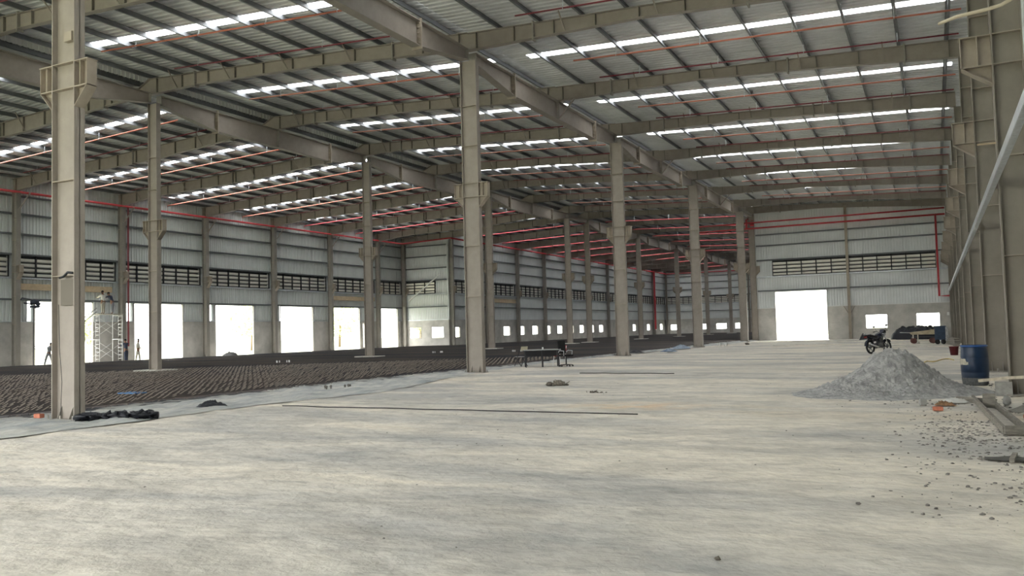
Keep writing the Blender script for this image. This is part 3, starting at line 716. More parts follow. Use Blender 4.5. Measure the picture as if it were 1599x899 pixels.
# ------------------------------------------------------------------ floor coverings: membrane, sheet, rebar
def edge_x(y):      # outer edge of the rebar field
    return -17.2+0.5*noise.noise(Vector((0, y*0.15, 3)))
def sheet_x(y):     # outer edge of the polythene
    pts = [(-6, -14.1), (9, -14.3), (12, -14.3), (15.4, -14.5), (19.5, -13.8), (23, -14.7), (25.9, -15.5), (29, -16.1), (34, -16.8), (50, -16.9), (62, -16.2), (75, -15.7), (YJ, -15.9)]
    for (a, xa), (b, xb) in zip(pts, pts[1:]):
        if a <= y <= b: return xa+(xb-xa)*(y-a)/(b-a)+0.18*noise.noise(Vector((2, y*0.9, 0)))
    return -16.3
def strip(ya, yb, ny, nx, xa, xb, amp):
    b = MB(); vs = []; fs = []
    for j in range(ny+1):
        y = ya+(yb-ya)*j/ny; p, q = xa(y), xb(y)
        for i in range(nx+1):
            x = p+(q-p)*i/nx; sx_e = q
            z = 0.008+amp*min(1.0, (sx_e-x)*2.2)*(abs(noise.noise(Vector((x*1.1, y*0.9, 5))))*1.5+0.5*abs(noise.noise(Vector((x*4, y*2.2, 1)))))
            vs.append((x, y, z))
    for j in range(ny):
        for i in range(nx): a = j*(nx+1)+i; fs.append((a, a+1, a+nx+2, a+nx+1))
    b.add(vs, fs, True); return b
s1 = strip(-5.5, YJ-0.5, 900, 34, lambda y: edge_x(y)-0.6, sheet_x, 0.085)
tag(s1.build('polythene_sheet', sheetm), 'dusty blue-grey polythene sheet edging the sandy floor', 'plastic sheet')
mb = MB(); mb.box(XL+2.6, -17.4, -5, YJ-0.4, 0.0, 0.03); mb.box(XLB+0.9, XC-0.4, YJ-0.4, YEND-0.6, 0.0, 0.03)
tag(mb.build('ground_membrane', membrane), 'dark ground membrane laid under the whole rebar field', 'ground membrane')
mb = MB()
def rb(x0, x1, y0, y1, z, r=0.009):
    mb.box(x0, x1, y0, y1, z-r, z+r)
y = 6.0
while y < YEND-1:
    j = random.uniform(-0.02, 0.02); a = XL+2.8 if y < YJ-0.6 else XLB+1.2
    z = 0.10+0.02*noise.noise(Vector((0, y*0.5, 0))); e = edge_x(y)-random.uniform(0.0, 0.35) if y < YJ-1 else XC-0.6
    mb.box(a, e, y+j-0.010, y+j+0.010, z-0.01, z+0.01); y += 0.20
x = XL+2.9
while x < -17.5:
    e1 = YJ-0.7 if x < XLB+1.0 else YEND-1.2
    z = 0.125+0.02*noise.noise(Vector((x*0.5, 0, 7)))
    mb.box(x-0.010, x+0.010, 6.0, e1, z-0.01, z+0.01); x += 0.20
hk = random.Random(5); mh = MB()
y = 8.0
while y < 42:
    x = -17.7
    while x > -44:
        if math.hypot(x, y) < 46 and hk.random() < 0.92:
            yy = y+hk.uniform(-0.03, 0.03); z1 = 0.17+hk.uniform(-0.01, 0.03)
            mh.bar((x-0.06, yy-0.11, 0.05), (x+0.06, yy+0.11, z1+0.01), 0.020, 0.020)
        x -= 0.22
    y += 0.46
tag(mh.build('rebar_hooks', mat('light_rust_bar', (0.27, 0.235, 0.20), 0.7, 0.1)), 'rows of short bent bar hooks standing up from the rebar grid', 'rebar', None, 'stuff')
tag(mb.build('rebar_mat', rebarm), 'dark rusty rebar grid covering the floor of the big hall', 'rebar', None, 'stuff')

for i, (ax, ay, lb) in enumerate(((-33.9, 38.0, 'pale anchor bolts in the rebar field midway between the first two field columns'), (-33.2, 53.9, 'pale anchor bolts in the rebar field past its second column'), (-26.8, 54.4, 'pale anchor bolts in the rebar field seen above the desk'), (-14.75, 65.6, 'pale anchor bolts standing on the sand past the pale tarpaulin'), (-16.1, 20.4, 'rusty anchor bolts standing on the polythene before the desk column'))):
    ro = empty('anchor_bolts', (ax, ay, 0), 0.9, lb, 'anchor bolts', 'anchor bolt clusters')
    for bx_, by in ((-0.35, -0.1), (-0.35, 0.1), (-0.2, 0.0), (0.2, -0.1), (0.35, 0.1), (0.35, -0.1)):
        q = MB(); q.tube([(bx_, by, 0.0), (bx_, by, 0.26 if i < 4 else 0.14)], 0.022, 6); q.lathe([(0, 0.02), (0.035, 0.02), (0.035, -0.02), (0, -0.02)], (bx_, by, 0.2 if i < 4 else 0.1), 6); q.build('bolt', white if i < 4 else stonem, ro)
q = MB(); q.box(-0.35, 0.35, -0.2, 0.2, 0.14, 0.17); o = q.build('blue_board', mat('flat_blue', (0.08, 0.19, 0.38), 0.6)); o.location = (-20.2, 16.5, 0); tag(o, 'small flat blue sheet lying on the rebar by the biggest column', 'sheet')
# ------------------------------------------------------------------ floor things
def wrinkle_pile(name, c, rad, seed, m_, label, cat='plastic sheet', n=30, mm=14, amp=0.55, rz=0, flat=2.2):
    mb = MB(); vs = []; fs = []
    for i in range(mm+1):
        for k in range(n):
            t = 2*math.pi*k/n; q = i/mm
            rx = rad[0]*q*(1+0.25*noise.noise(Vector((math.cos(t)*2+seed, math.sin(t)*2, 0))))
            ry = rad[1]*q*(1+0.25*noise.noise(Vector((math.cos(t)*2+seed, math.sin(t)*2, 0))))
            x, y = rx*math.cos(t), ry*math.sin(t)
            h = rad[2]*(1-q**flat)*(0.7+amp*1.6*abs(noise.noise(Vector((x/rad[0]*2.5+seed, y/rad[1]*2.5, seed)))) + amp*0.7*abs(noise.noise(Vector((x/rad[0]*6, y/rad[1]*5, seed*2)))))
            vs.append((x, y, max(0.012, h)))
    for i in range(mm):
        for k in range(n): fs.append((i*n+k, i*n+(k+1) % n, (i+1)*n+(k+1) % n, (i+1)*n+k))
    mb.add(vs, fs, True); o = mb.build(name, m_, None, c); o.rotation_euler = (0, 0, rz)
    return tag(o, label, cat)
# long rolled black sheet at the foot of the big column
mb = MB(); pts = []; rs = []
A = Vector((-15.45, 11.45, 0.09)); B = Vector((-14.35, 12.35, 0.07))
for k in range(22):
    t = k/21; p = A.lerp(B, t); p.z += 0.03*noise.noise(Vector((t*8, 0, 0))); p.x += 0.03*noise.noise(Vector((t*6, 3, 0)))
    pts.append(p); rs.append((0.105-0.03*t)*(1+0.45*noise.noise(Vector((t*9, 5, 1)))))
mb.tube(pts, rs, 14)
for k in range(7):
    t = k/7; p = A.lerp(B, t); mb.blob((p.x+0.02, p.y-0.02, 0.09), (0.17, 0.12, 0.075), k+3, 0.7, 12, 8, 3)
tag(mb.build('rolled_sheet', blackp), 'long bundle of crumpled black polythene at the foot of the biggest column', 'plastic sheet')
wrinkle_pile('crumpled_sheet', (-15.1, 14.5, 0.03), (0.36, 0.13, 0.13), 2.0, blackp, 'small crumpled dark plastic sheet lying on the polythene edge', rz=0.6)
wrinkle_pile('crumpled_sheet', (-17.2, 51.5, 0.0), (0.7, 0.6, 0.22), 3.0, blackp, 'black plastic scrap beside the third column of the sandy edge', rz=0.2)
wrinkle_pile('tarpaulin', (-15.5, 53.6, 0.0), (0.55, 0.6, 0.16), 5.0, bluep, 'crumpled blue tarpaulin at the edge of the rebar field', 'tarpaulin')
wrinkle_pile('tarpaulin', (-16.3, 59.6, 0.02), (0.7, 1.1, 0.26), 8.0, mat('pale_blue_tarpaulin', (0.25, 0.30, 0.37), 0.6, 0, 0.3, 5), 'pale blue tarpaulin heap just before the fourth sandy edge column', 'tarpaulin')
def debris(c, n, sp, h, seed, label):
    rn = random.Random(seed); q = MB()
    for k in range(n):
        a = rn.uniform(0, 6.28); r = sp*abs(rn.gauss(0, 0.45)); sz = rn.uniform(0.25, 0.6)*h
        q.blob((r*math.cos(a), r*math.sin(a)*0.6, sz*0.6+max(0, h*0.5-r*0.5)), (sz*rn.uniform(.8, 1.8), sz, sz*0.8), rn.uniform(0, 90), 0.5, 8, 6, 2)
    for k in range(n//2):
        a = rn.uniform(0, 3.14); L0 = sp*rn.uniform(0.3, 0.7); x0 = rn.gauss(0, sp*0.35)
        q.tube([(x0-L0*math.cos(a)*.5, -L0*math.sin(a)*.3, 0.01), (x0+L0*math.cos(a)*.5, L0*math.sin(a)*.3, h*rn.uniform(0.3, 1.5))], 0.008, 5)
    o = q.build('debris_heap', mat('brown_debris', (0.15, 0.135, 0.11), 0.9, 0, 0.5, 20)); o.location = c
    return tag(o, label, 'debris')
debris((-9.73, 22.38, 0), 26, 0.32, 0.13, 4, 'small heap of brown debris alone on the sandy floor')
debris((-7.69, 20.0, 0), 14, 0.30, 0.05, 9, 'flat grey scrap on the sandy floor beside the debris heap')
wrinkle_pile('debris_heap', (-16.9, 47.8, 0.0), (0.35, 0.3, 0.10), 11.0, blackp, 'low black scrap at the foot of the third sandy edge column', 'debris')
# black tarpaulin over stored goods at the end wall
wrinkle_pile('tarpaulin', (-1.45, 80.3, 0), (1.95, 1.6, 1.15), 4.2, blackp, 'big wrinkled black tarpaulin covering goods below the end wall windows', 'tarpaulin', 80, 34, 0.28, 0, 7)
wrinkle_pile('tarpaulin', (-5.55, 79.8, 0), (0.45, 0.6, 0.55), 14.2, blackp, 'small black covered heap behind the rear of the motorcycle', 'tarpaulin', 30, 14, 0.4)
wrinkle_pile('tarpaulin', (0.62, 70.5, 0), (0.35, 1.2, 1.15), 17.0, mat('silver_sheet', (0.5, 0.52, 0.54), 0.3, 0.3, 0.3, 6), 'silvery draped sheet leaning behind the blue cart', 'tarpaulin', 30, 14, 0.4)

# sand pile
px, py = -0.85, 20.9
def pile_z(x, y):
    dx, dy = (x-px), (y-py)
    t = math.atan2(dy, dx)
    R = 2.05+0.25*math.sin(t*2+0.6)+0.22*noise.noise(Vector((math.cos(t)*1.3, math.sin(t)*1.3, 1)))
    sx_ = 0.80 if dx > 0 else 0.84
    d = math.hypot(dx/sx_, dy/0.95)/R
    if d >= 1.18: return -0.05
    q = max(0.0, 1-d/1.18)
    dd = d/1.18; K = [(0, 1.0), (0.10, 0.97), (0.2, 0.86), (0.33, 0.58), (0.45, 0.37), (0.6, 0.21), (0.8, 0.09), (1.0, 0.0)]
    h = 0.0
    for (a_, ha), (b_, hb_) in zip(K, K[1:]):
        if a_ <= dd <= b_: t_ = (dd-a_)/(b_-a_); h = ha+(hb_-ha)*t_
    h *= 0.98
    n = noise.noise(Vector((x*1.6, y*1.6, 2)))*0.06+noise.noise(Vector((x*4, y*4, 3)))*0.06+abs(noise.noise(Vector((x*9, y*9, 3))))*0.09+max(0, noise.noise(Vector((x*20, y*20, 5))))*0.06-0.03
    dent = -0.16*math.exp(-(((x+1.02)/0.28)**2+((y-19.85)/0.35)**2))
    return h+(n+dent)*min(1, h*4)-0.02
b = grid(px-2.3, px+2.4, py-2.5, py+2.7, 230, 230, pile_z)
tag(b.build('sand_pile', sandm), 'large conical heap of grey sand in front of the motorcycle', 'sand pile')

# blue drum
dr = empty('plastic_drum', (0.82, 23.35, 0), 0.3, 'big blue plastic drum with a torn pale label beside the sand pile', 'drum')
prof = [(0, 0.0), (0.25, 0.0), (0.272, 0.03), (0.285, 0.12), (0.292, 0.2), (0.300, 0.30), (0.296, 0.31), (0.303, 0.33), (0.305, 0.48), (0.303, 0.64), (0.296, 0.66), (0.300, 0.68), (0.292, 0.80), (0.282, 0.90), (0.285, 0.93), (0.29, 0.945), (0.285, 0.965), (0.27, 0.97), (0.262, 0.95), (0.0, 0.945)]
MB().lathe(prof, n=40).build('drum_body', drumb, dr)
MB().lathe([(0.288, 0.925), (0.298, 0.93), (0.298, 0.965), (0.286, 0.972)], n=40).build('top_ring', mat('blue_ring', (0.03, 0.09, 0.26), 0.35), dr)
MB().lathe([(0.2545, 0.004), (0.276, 0.03), (0.2885, 0.12), (0.2950, 0.19)], n=40).build('dust_band', dusty, dr, label='dusty grey lower band')
mb = MB(); vs = []; fs = []; n = 14
for k in range(n+1):
    t = math.radians(178+k*(64/n))-0.3; r = 0.3085
    lo = 0.50+0.015*noise.noise(Vector((k*0.9, 0, 0))); hi = 0.645+0.02*noise.noise(Vector((k*0.8, 3, 0)))-(0.07 if k > 11 else 0)
    vs += [(r*math.cos(t), r*math.sin(t), lo), (r*math.cos(t), r*math.sin(t), hi)]
for k in range(n): fs.append((2*k, 2*k+2, 2*k+3, 2*k+1))
mb.add(vs, fs); mb.build('paper_label', labelm, dr)

# red bucket
bk = empty('bucket', (0.72, 42.9, 0), 0, 'small dark red bucket on the sand behind the blue drum', 'bucket')
MB().lathe([(0, 0), (0.15, 0), (0.19, 0.36), (0.205, 0.37), (0.205, 0.39), (0.19, 0.39), (0.175, 0.34), (0.14, 0.03), (0, 0.03)], n=20).build('bucket_body', mat('maroon_plastic', (0.12, 0.022, 0.026), 0.6), bk)
MB().tube([(0.2*math.cos(t), 0.2*math.sin(t)*0.25, 0.38-0.12*math.sin(t)) for t in [math.pi*k/10 for k in range(11)]], 0.006, 6).build('handle', dark, bk)

# hose
mb = MB(); hp = [(-0.9, 33.2), (-0.5, 34.0), (-0.35, 36.2), (-0.1, 35.8), (0.2, 37.8), (0.45, 38.2), (0.6, 37.2)]
pts = []
for k in range(60):
    t = k/59*(len(hp)-1); i_ = min(int(t), len(hp)-2); f_ = t-i_
    p0, p1, p2, p3 = [Vector(hp[max(0, min(len(hp)-1, j))]) for j in (i_-1, i_, i_+1, i_+2)]
    q = 0.5*((2*p1)+(-p0+p2)*f_+(2*p0-5*p1+4*p2-p3)*f_*f_+(-p0+3*p1-3*p2+p3)*f_**3); pts.append((q.x, q.y, 0.03))
mb.tube(pts, 0.022, 8); tag(mb.build('garden_hose', mat('yellow_hose', (0.70, 0.55, 0.22), 0.5)), 'pale yellow hose curling on the sand behind the sand pile', 'hose')
# long black cable on the floor
mb = MB(); mb.tube([(-13.6+k*0.36, 15.2+0.12*noise.noise(Vector((k*0.4, 0, 0)))-0.009*k, 0.016) for k in range(25)], 0.011, 6)
tag(mb.build('cable', rubber), 'thin dark cable stretched across the open sandy floor', 'cable')
mb = MB(); mb.tube([(-11.6+k*0.3, 28.6+0.25*noise.noise(Vector((k*0.5, 2, 0)))-0.03*k, 0.02) for k in range(13)], 0.014, 6)
tag(mb.build('cable', rubber), 'short dark cable on the sand between the desk and the third column', 'cable')

# timber mould (trough) and boards
tr = empty('timber_trough', (0.66, 16.2, 0), 0, 'long shallow timber trough lying on the sand in front of the drum', 'formwork')
def P2(a, b, w, h, z, nm, m_=wood):
    q = MB(); q.bar((a[0]-0.66, a[1]-16.2, z), (b[0]-0.66, b[1]-16.2, z), w, h); return q.build(nm, m_, tr)
P2((0.60, 18.95), (0.79, 13.45), 0.045, 0.10, 0.06, 'side_board'); P2((0.88, 18.0), (1.06, 13.55), 0.045, 0.10, 0.06, 'side_board')
P2((0.79, 13.42), (1.12, 13.50), 0.05, 0.12, 0.07, 'end_board')
q = MB(); q.add([(0.60-0.66, 2.7, 0.015), (0.79-0.66, -2.75, 0.015), (1.06-0.66, -2.65, 0.015), (0.90-0.66, 2.7, 0.015)], [(0, 1, 2, 3)]); q.add([(0.60-0.66, 2.7, 0.004), (0.79-0.66, -2.75, 0.004), (1.06-0.66, -2.65, 0.004), (0.90-0.66, 2.7, 0.004)], [(3, 2, 1, 0)])
q.build('bottom_board', mat('sand_dusted_board', (0.45, 0.43, 0.38), 0.9, 0, 0.15, 9), tr)
q = MB(); q.box(-0.10, 0.10, -0.025, 0.025, 0.0, 0.25); o = q.build('timber_offcut', wood); o.location = (0.80, 17.25, 0.02); tag(o, 'upright square timber offcut standing in the trough', 'timber')
q = MB(); q.bar((0.32, 18.65, 0.055), (0.95, 18.1, 0.055), 0.05, 0.10); tag(q.build('timber_board', wood), 'grey timber board lying across the head of the trough', 'timber')
q = MB(); q.bar((0.80, 20.35, 0.30), (1.32, 20.05, 0.38), 0.16, 0.06); q.bar((1.32, 20.05, 0.38), (2.05, 19.6, 0.45), 0.16, 0.06)
tag(q.build('timber_plank', mat('pale_plank', (0.47, 0.42, 0.33), 0.85, 0, 0.2, 8)), 'pale plank propped level beside the foot of the drum', 'timber')
q = MB(); q.box(-0.15, 0.15, -0.12, 0.12, 0, 0.28); o = q.build('concrete_block', mat('block_grey', (0.34, 0.34, 0.32), 0.9, 0, 0.15, 8)); o.location = (1.22, 20.3, 0); tag(o, 'grey block holding up the pale plank', 'block')
for bx_, by, rz, sz, m__, lb in ((-0.27, 17.8, 0.3, (0.055, 0.05, 0.12), mat('cube_grey', (0.3, 0.3, 0.285), 0.9), 'small grey concrete cube at the foot of the sand pile'),
                              (1.12, 18.0, 0.5, (0.10, 0.09, 0.16), mat('block_grey', (0.4, 0.4, 0.38), 0.9), 'rounded grey block beside the bent bars'),
                              (-0.02, 16.75, 0.2, (0.08, 0.05, 0.075), brickm, 'orange brick lying alone before the sand pile'),
                              (1.32, 15.75, -0.3, (0.12, 0.06, 0.06), brickm, 'orange brick fragment under the bent bars'),
                              (-16.83, 11.45, 0.1, (0.09, 0.06, 0.09), brickm, 'orange brick beside the foot of the biggest column')):
    q = MB(); q.blob((0, 0, sz[2]/2), (sz[0]*0.75, sz[1]*0.75, sz[2]*0.62), bx_, 0.12, 12, 8, 2) if 'rounded' in lb else q.box(-sz[0], sz[0], -sz[1], sz[1], 0, sz[2])
    o = q.build('brick' if m__ is brickm else 'concrete_block', m__); o.location = (bx_, by, 0.0 if by > 12 else 0.05); o.rotation_euler = (0, 0, rz)
    bv = o.modifiers.new('b', 'BEVEL'); bv.width = 0.012; bv.segments = 2
    tag(o, lb, 'brick' if m__ is brickm else 'block')
# rusty weed / cloth bit next to the brick
wrinkle_pile('rag', (0.10, 17.7, 0.0), (0.20, 0.12, 0.07), 21, mat('brown_rag', (0.22, 0.13, 0.07), 0.9, 0, 0.4, 15), 'brown rag heap between the grey cube and the trough', 'rag', amp=0.9)
wrinkle_pile('cement_bag', (0.28, 18.4, 0.0), (0.26, 0.18, 0.10), 25, mat('bag_grey', (0.55, 0.55, 0.52), 0.8), 'pale flattened bag at the foot of the sand pile', 'bag', amp=0.4)
# bent bars bundle: each bar a thing
for k in range(6):
    mb = MB(); pts = []
    for j in range(12):
        t = j/11; pts.append((0.98+k*0.028+t*0.75, 16.55-k*0.17+t*(1.2+k*0.02), 0.03+0.012*k+0.30*t*t))
    mb.tube(pts, 0.014, 6)
    tag(mb.build('steel_bar', mat('bar_grey', (0.30, 0.29, 0.27), 0.6, 0.3)), 'bent steel bar of the bundle beside the trough, %s from the drum side' % nth(k), 'steel bar', 'bent bars beside the trough')
q = MB(); q.bar((0.69, 10.85, 0.03), (0.76, 11.35, 0.035), 0.05, 0.04); tag(q.build('timber_offcut', wood), 'short timber offcut on dark debris at the photo edge', 'timber')
wrinkle_pile('debris_heap', (0.75, 11.1, 0), (0.35, 0.16, 0.03), 31, mat('dark_rubbish', (0.10, 0.10, 0.09), 0.9), 'flat dark debris under the short timber offcut', 'debris', amp=0.8)

# scattered stones: too many to count
mb = MB(); rnd = random.Random(3)
def stone(x, y, s):
    mb.blob((x, y, s*0.35), (s, s*rnd.uniform(0.6, 1.2), s*rnd.uniform(0.35, 0.7)), rnd.uniform(0, 99), 0.35, 7, 5, 1.5)
for k in range(420):
    x = rnd.gauss(0.35, 0.55); y_ = rnd.uniform(7.5, 17.5); s = rnd.choice((0.006, 0.009, 0.013, 0.007, 0.020))
    if -1.2 < x < 1.9: stone(x, y_, s)
for k in range(420):
    x = rnd.gauss(0.42, 0.42); y_ = rnd.gauss(13.4, 1.1); s = rnd.choice((0.006, 0.009, 0.012, 0.016))
    if x < 1.9: mb.blob((x, y_, s*0.3), (s*1.6, s, s*0.5), rnd.uniform(0, 99), 0.4, 6, 4, 1.5)
for k in range(260):
    stone(rnd.gauss(0.9, 0.2), rnd.gauss(9.2, 0.9), rnd.choice((0.006, 0.01, 0.014)))
for k in range(160):
    stone(rnd.uniform(-9, 1.5), rnd.uniform(5, 30), rnd.choice((0.005, 0.008, 0.012)))
for k in range(60):
    stone(rnd.uniform(0.9, 1.9), rnd.uniform(17, 24), rnd.choice((0.015, 0.025, 0.04)))
for k in range(60):
    stone(rnd.gauss(-0.2, 0.5), rnd.uniform(17.6, 18.8), rnd.choice((0.01, 0.018, 0.025)))
tag(mb.build('rubble', stonem), 'scattered pebbles and crumbs of mortar on the sandy floor', 'rubble', None, 'stuff')
for bx_, by, s, lb in ((-1.4, 5.85, 0.022, 'single brown pebble close to the bottom edge'), (-3.3, 77, 0.3, ''), (-13.6, 69.5, 0.16, 'small dark stone before the wide doorway')):
    if not lb: continue
    q = MB(); q.blob((0, 0, s*0.5), (s, s*0.8, s*0.6), s*77, 0.4, 9, 6); o = q.build('pebble', mat('brown_debris', (0.17, 0.15, 0.12), 0.9)); o.location = (bx_, by, 0); tag(o, lb, 'stone')

# ------------------------------------------------------------------ desk and chairs
dk = empty('desk', (-15.5, 33.9, 0), 0.0, 'grey topped desk with dark legs at the edge of the rebar field', 'desk')
ang = math.atan2(34.3-33.64, -14.75+15.95)
dk.rotation_euler = (0, 0, ang)
MB().box(-0.80, 0.80, -0.36, 0.36, 0.73, 0.765).build('desk_top', mat('desk_grey', (0.35, 0.36, 0.36), 0.5), dk)
for sx_ in (-0.74, 0.70):
    for sy_2 in (-0.32, 0.32):
        MB().box(sx_-0.025, sx_+0.025, sy_2-0.025, sy_2+0.025, 0, 0.73).build('leg', dark, dk)
MB().box(-0.03, 0.30, -0.30, 0.3, 0.25, 0.30).build('foot_shelf', dark, dk)
MB().box(-0.05, 0.02, -0.32, -0.27, 0, 0.73).build('centre_leg', dark, dk)
MB().box(-0.7, 0.66, 0.30, 0.32, 0.45, 0.70).build('modesty_panel', dark, dk)
q = MB(); q.lathe([(0, 0), (0.035, 0), (0.035, 0.09), (0.03, 0.10), (0, 0.10)], n=12); o = q.build('cup', white); o.location = (-15.35, 33.65, 0.765); tag(o, 'small white cup standing on the desk', 'cup')
# office chair
oc = empty('office_chair', (-14.45, 34.1, 0), -1.9, 'black swivel office chair at the end of the desk', 'chair')
for k in range(5):
    t = 2*math.pi*k/5; MB().bar((0, 0, 0.10), (0.29*math.cos(t), 0.29*math.sin(t), 0.07), 0.05, 0.03).build('base_arm', dark, oc)
    MB().lathe([(0, -0.015), (0.03, -0.015), (0.03, 0.015), (0, 0.015)], (0.29*math.cos(t), 0.29*math.sin(t), 0.03), 10, 'y').build('castor', rubber, oc)
MB().tube([(0, 0, 0.08), (0, 0, 0.44)], 0.03, 10).build('gas_lift', dark, oc)
o = MB().box(-0.24, 0.24, -0.23, 0.23, 0.44, 0.52).build('seat', rubber, oc); bv = o.modifiers.new('b', 'BEVEL'); bv.width = 0.03; bv.segments = 3
o = MB().prism([(-0.24, 0.56), (-0.19, 0.56), (-0.24, 1.12), (-0.30, 1.12)], 'x', -0.22, 0.22).build('backrest', rubber, oc)
for s in (-1, 1): MB().tube([(s*0.26, 0.1, 0.47), (s*0.28, 0.12, 0.68), (s*0.28, -0.12, 0.70), (s*0.25, -0.22, 0.62)], 0.018, 8).build('armrest', galv, oc)
# red plastic chair
rc = empty('plastic_chair', (-15.1, 34.9, 0), 2.7, 'red plastic chair behind the desk', 'chair')
MB().box(-0.21, 0.21, -0.2, 0.2, 0.43, 0.455).build('seat', redplast, rc)
MB().prism([(-0.20, 0.62), (-0.175, 0.62), (-0.245, 0.90), (-0.27, 0.90)], 'x', -0.21, 0.21).build('backrest', redplast, rc)
for sx_ in (-1, 1):
    for s2 in (-1, 1): MB().bar((sx_*0.19, s2*0.17, 0.43), (sx_*0.22, s2*0.22, 0), 0.03, 0.03).build('leg', white, rc)
    MB().bar((sx_*0.19, -0.18, 0.45), (sx_*0.2, -0.24, 0.88), 0.025, 0.025).build('back_post', white, rc)
# folding chair
fc = empty('folding_chair', (-16.75, 34.3, 0), 1.2, 'folding chair with a pale backrest beside the desk', 'chair')
MB().box(-0.2, 0.2, -0.2, 0.2, 0.43, 0.45).build('seat', mat('chair_grey', (0.4, 0.4, 0.38), 0.5), fc)
MB().prism([(-0.235, 0.72), (-0.22, 0.72), (-0.26, 0.90), (-0.275, 0.90)], 'x', -0.2, 0.2).build('backrest', mat('cream_board', (0.75, 0.72, 0.55), 0.7), fc, label='pale cream backrest')
for s in (-1, 1):
    MB().bar((s*0.21, 0.2, 0.0), (s*0.21, -0.27, 0.92), 0.022, 0.022).build('leg', dark, fc)
    MB().bar((s*0.19, -0.25, 0.0), (s*0.19, 0.18, 0.45), 0.022, 0.022).build('leg', dark, fc)
MB().bar((-0.21, 0.16, 0.1), (0.21, 0.16, 0.1), 0.018, 0.018).build('stretcher', dark, fc)

# ------------------------------------------------------------------ motorcycle
mo = empty('motorcycle', (-2.52, 45.9, 0), 0, 'black commuter motorcycle parked behind the sand pile', 'motorcycle')
mo.rotation_euler = (math.radians(-7), 0, math.radians(60)); mo.scale = (1.12, 1.12, 1.12)
bikeb = mat('bike_blue_black', (0.02, 0.024, 0.045), 0.25, 0.1, spec=0.6)
eng = mat('engine_alloy', (0.16, 0.16, 0.165), 0.45, 0.6)
for nm, x in (('front_wheel', 0.64), ('rear_wheel', -0.62)):
    w_ = MB().torus((0, 0, 0), 0.262, 0.045, 'y', 36, 10).build(nm, rubber, mo, (x, 0, 0.31))
    MB().torus((0, 0, 0), 0.222, 0.014, 'y', 32, 6).build('rim', eng, w_)
    sp = MB()
    for k in range(6): t = math.pi*k/3; sp.bar((0, 0, 0), (0.22*math.cos(t), 0, 0.22*math.sin(t)), 0.022, 0.03, (0, 1, 0))
    sp.lathe([(0, -0.06), (0.05, -0.06), (0.05, 0.06), (0, 0.06)], n=14, axis='y'); sp.build('spokes', eng, w_)
    fm = MB(); r = 0.33
    aa = [math.radians(d) for d in (range(35, 150, 10) if x > 0 else range(60, 175, 10))]
    vs = []; fs = []
    for t in aa:
        for yy in (-0.06, 0, 0.06): vs.append((x+r*math.cos(t), yy, 0.31+(r+(0.015 if yy == 0 else 0))*math.sin(t)))
    for k in range(len(aa)-1):
        for j in range(2): fs.append((k*3+j, k*3+j+1, (k+1)*3+j+1, (k+1)*3+j))
    fm.add(vs, fs, True); o = fm.build('mudguard', bikeb, mo); so = o.modifiers.new('s', 'SOLIDIFY'); so.thickness = 0.006
fk = MB()
for s in (-1, 1): fk.tube([(0.64, s*0.085, 0.31), (0.40, s*0.085, 0.88)], 0.022, 10)
fk.box(0.38, 0.45, -0.1, 0.1, 0.82, 0.86); fk.build('fork', chrome, mo)
hb = MB(); hb.tube([(0.30, -0.36, 1.00), (0.36, -0.24, 1.02), (0.40, -0.06, 0.93), (0.40, 0.06, 0.93), (0.36, 0.24, 1.02), (0.30, 0.36, 1.00)], 0.014, 8)
hbo = hb.build('handlebar', dark, mo)
for s in (-1, 1):
    MB().tube([(0.30, s*0.36, 1.0), (0.34, s*0.27, 1.015)], 0.02, 8).build('grip', rubber, hbo)
    q = MB(); q.tube([(0.36, s*0.2, 1.02), (0.36, s*0.30, 1.20)], 0.006, 6); q.blob((0.35, s*0.31, 1.23), (0.02, 0.07, 0.045), 1, 0.0, 12, 8); q.build('mirror', rubber, hbo)
q = MB(); q.blob((0.50, 0, 0.86), (0.09, 0.11, 0.12), 0.3, 0.05, 14, 10); q.build('headlight', chrome, mo)
q = MB(); q.prism([(0.38, 0.93), (0.56, 0.90), (0.60, 0.98), (0.44, 1.08)], 'y', -0.10, 0.10); q.build('front_cowl', bikeb, mo)
tk = MB(); vs = []; fs = []; st_ = [(-0.08, 0.07, 0.74, 0.82), (0.0, 0.12, 0.70, 0.90), (0.14, 0.14, 0.68, 0.94), (0.28, 0.12, 0.69, 0.92), (0.36, 0.06, 0.74, 0.86)]
for x, wy, z0, z1 in st_:
    for k in range(12): t = 2*math.pi*k/12; vs.append((x, wy*math.cos(t), (z0+z1)/2+(z1-z0)/2*math.sin(t)))
for i in range(len(st_)-1):
    for k in range(12): fs.append((i*12+k, i*12+(k+1) % 12, (i+1)*12+(k+1) % 12, (i+1)*12+k))
fs += [tuple(range(12)), tuple(len(vs)-1-k for k in range(12))]
tk.add(vs, fs, True); tk.build('fuel_tank', bikeb, mo)
o = MB().prism([(-0.78, 0.80), (-0.70, 0.76), (-0.08, 0.72), (-0.02, 0.78), (-0.28, 0.80), (-0.45, 0.84), (-0.76, 0.86)], 'y', -0.12, 0.12).build('seat', rubber, mo); bv = o.modifiers.new('b', 'BEVEL'); bv.width = 0.02
MB().prism([(-0.72, 0.72), (-0.20, 0.55), (-0.05, 0.60), (-0.05, 0.70), (-0.72, 0.78)], 'y', -0.10, 0.10).build('side_panel', bikeb, mo)
q = MB(); q.box(-0.16, 0.20, -0.13, 0.13, 0.26, 0.48); q.prism([(0.04, 0.46), (0.20, 0.44), (0.26, 0.66), (0.12, 0.68)], 'y', -0.08, 0.08)
for k in range(5): q.box(0.02, 0.27, -0.10, 0.10, 0.48+k*0.038, 0.488+k*0.038)
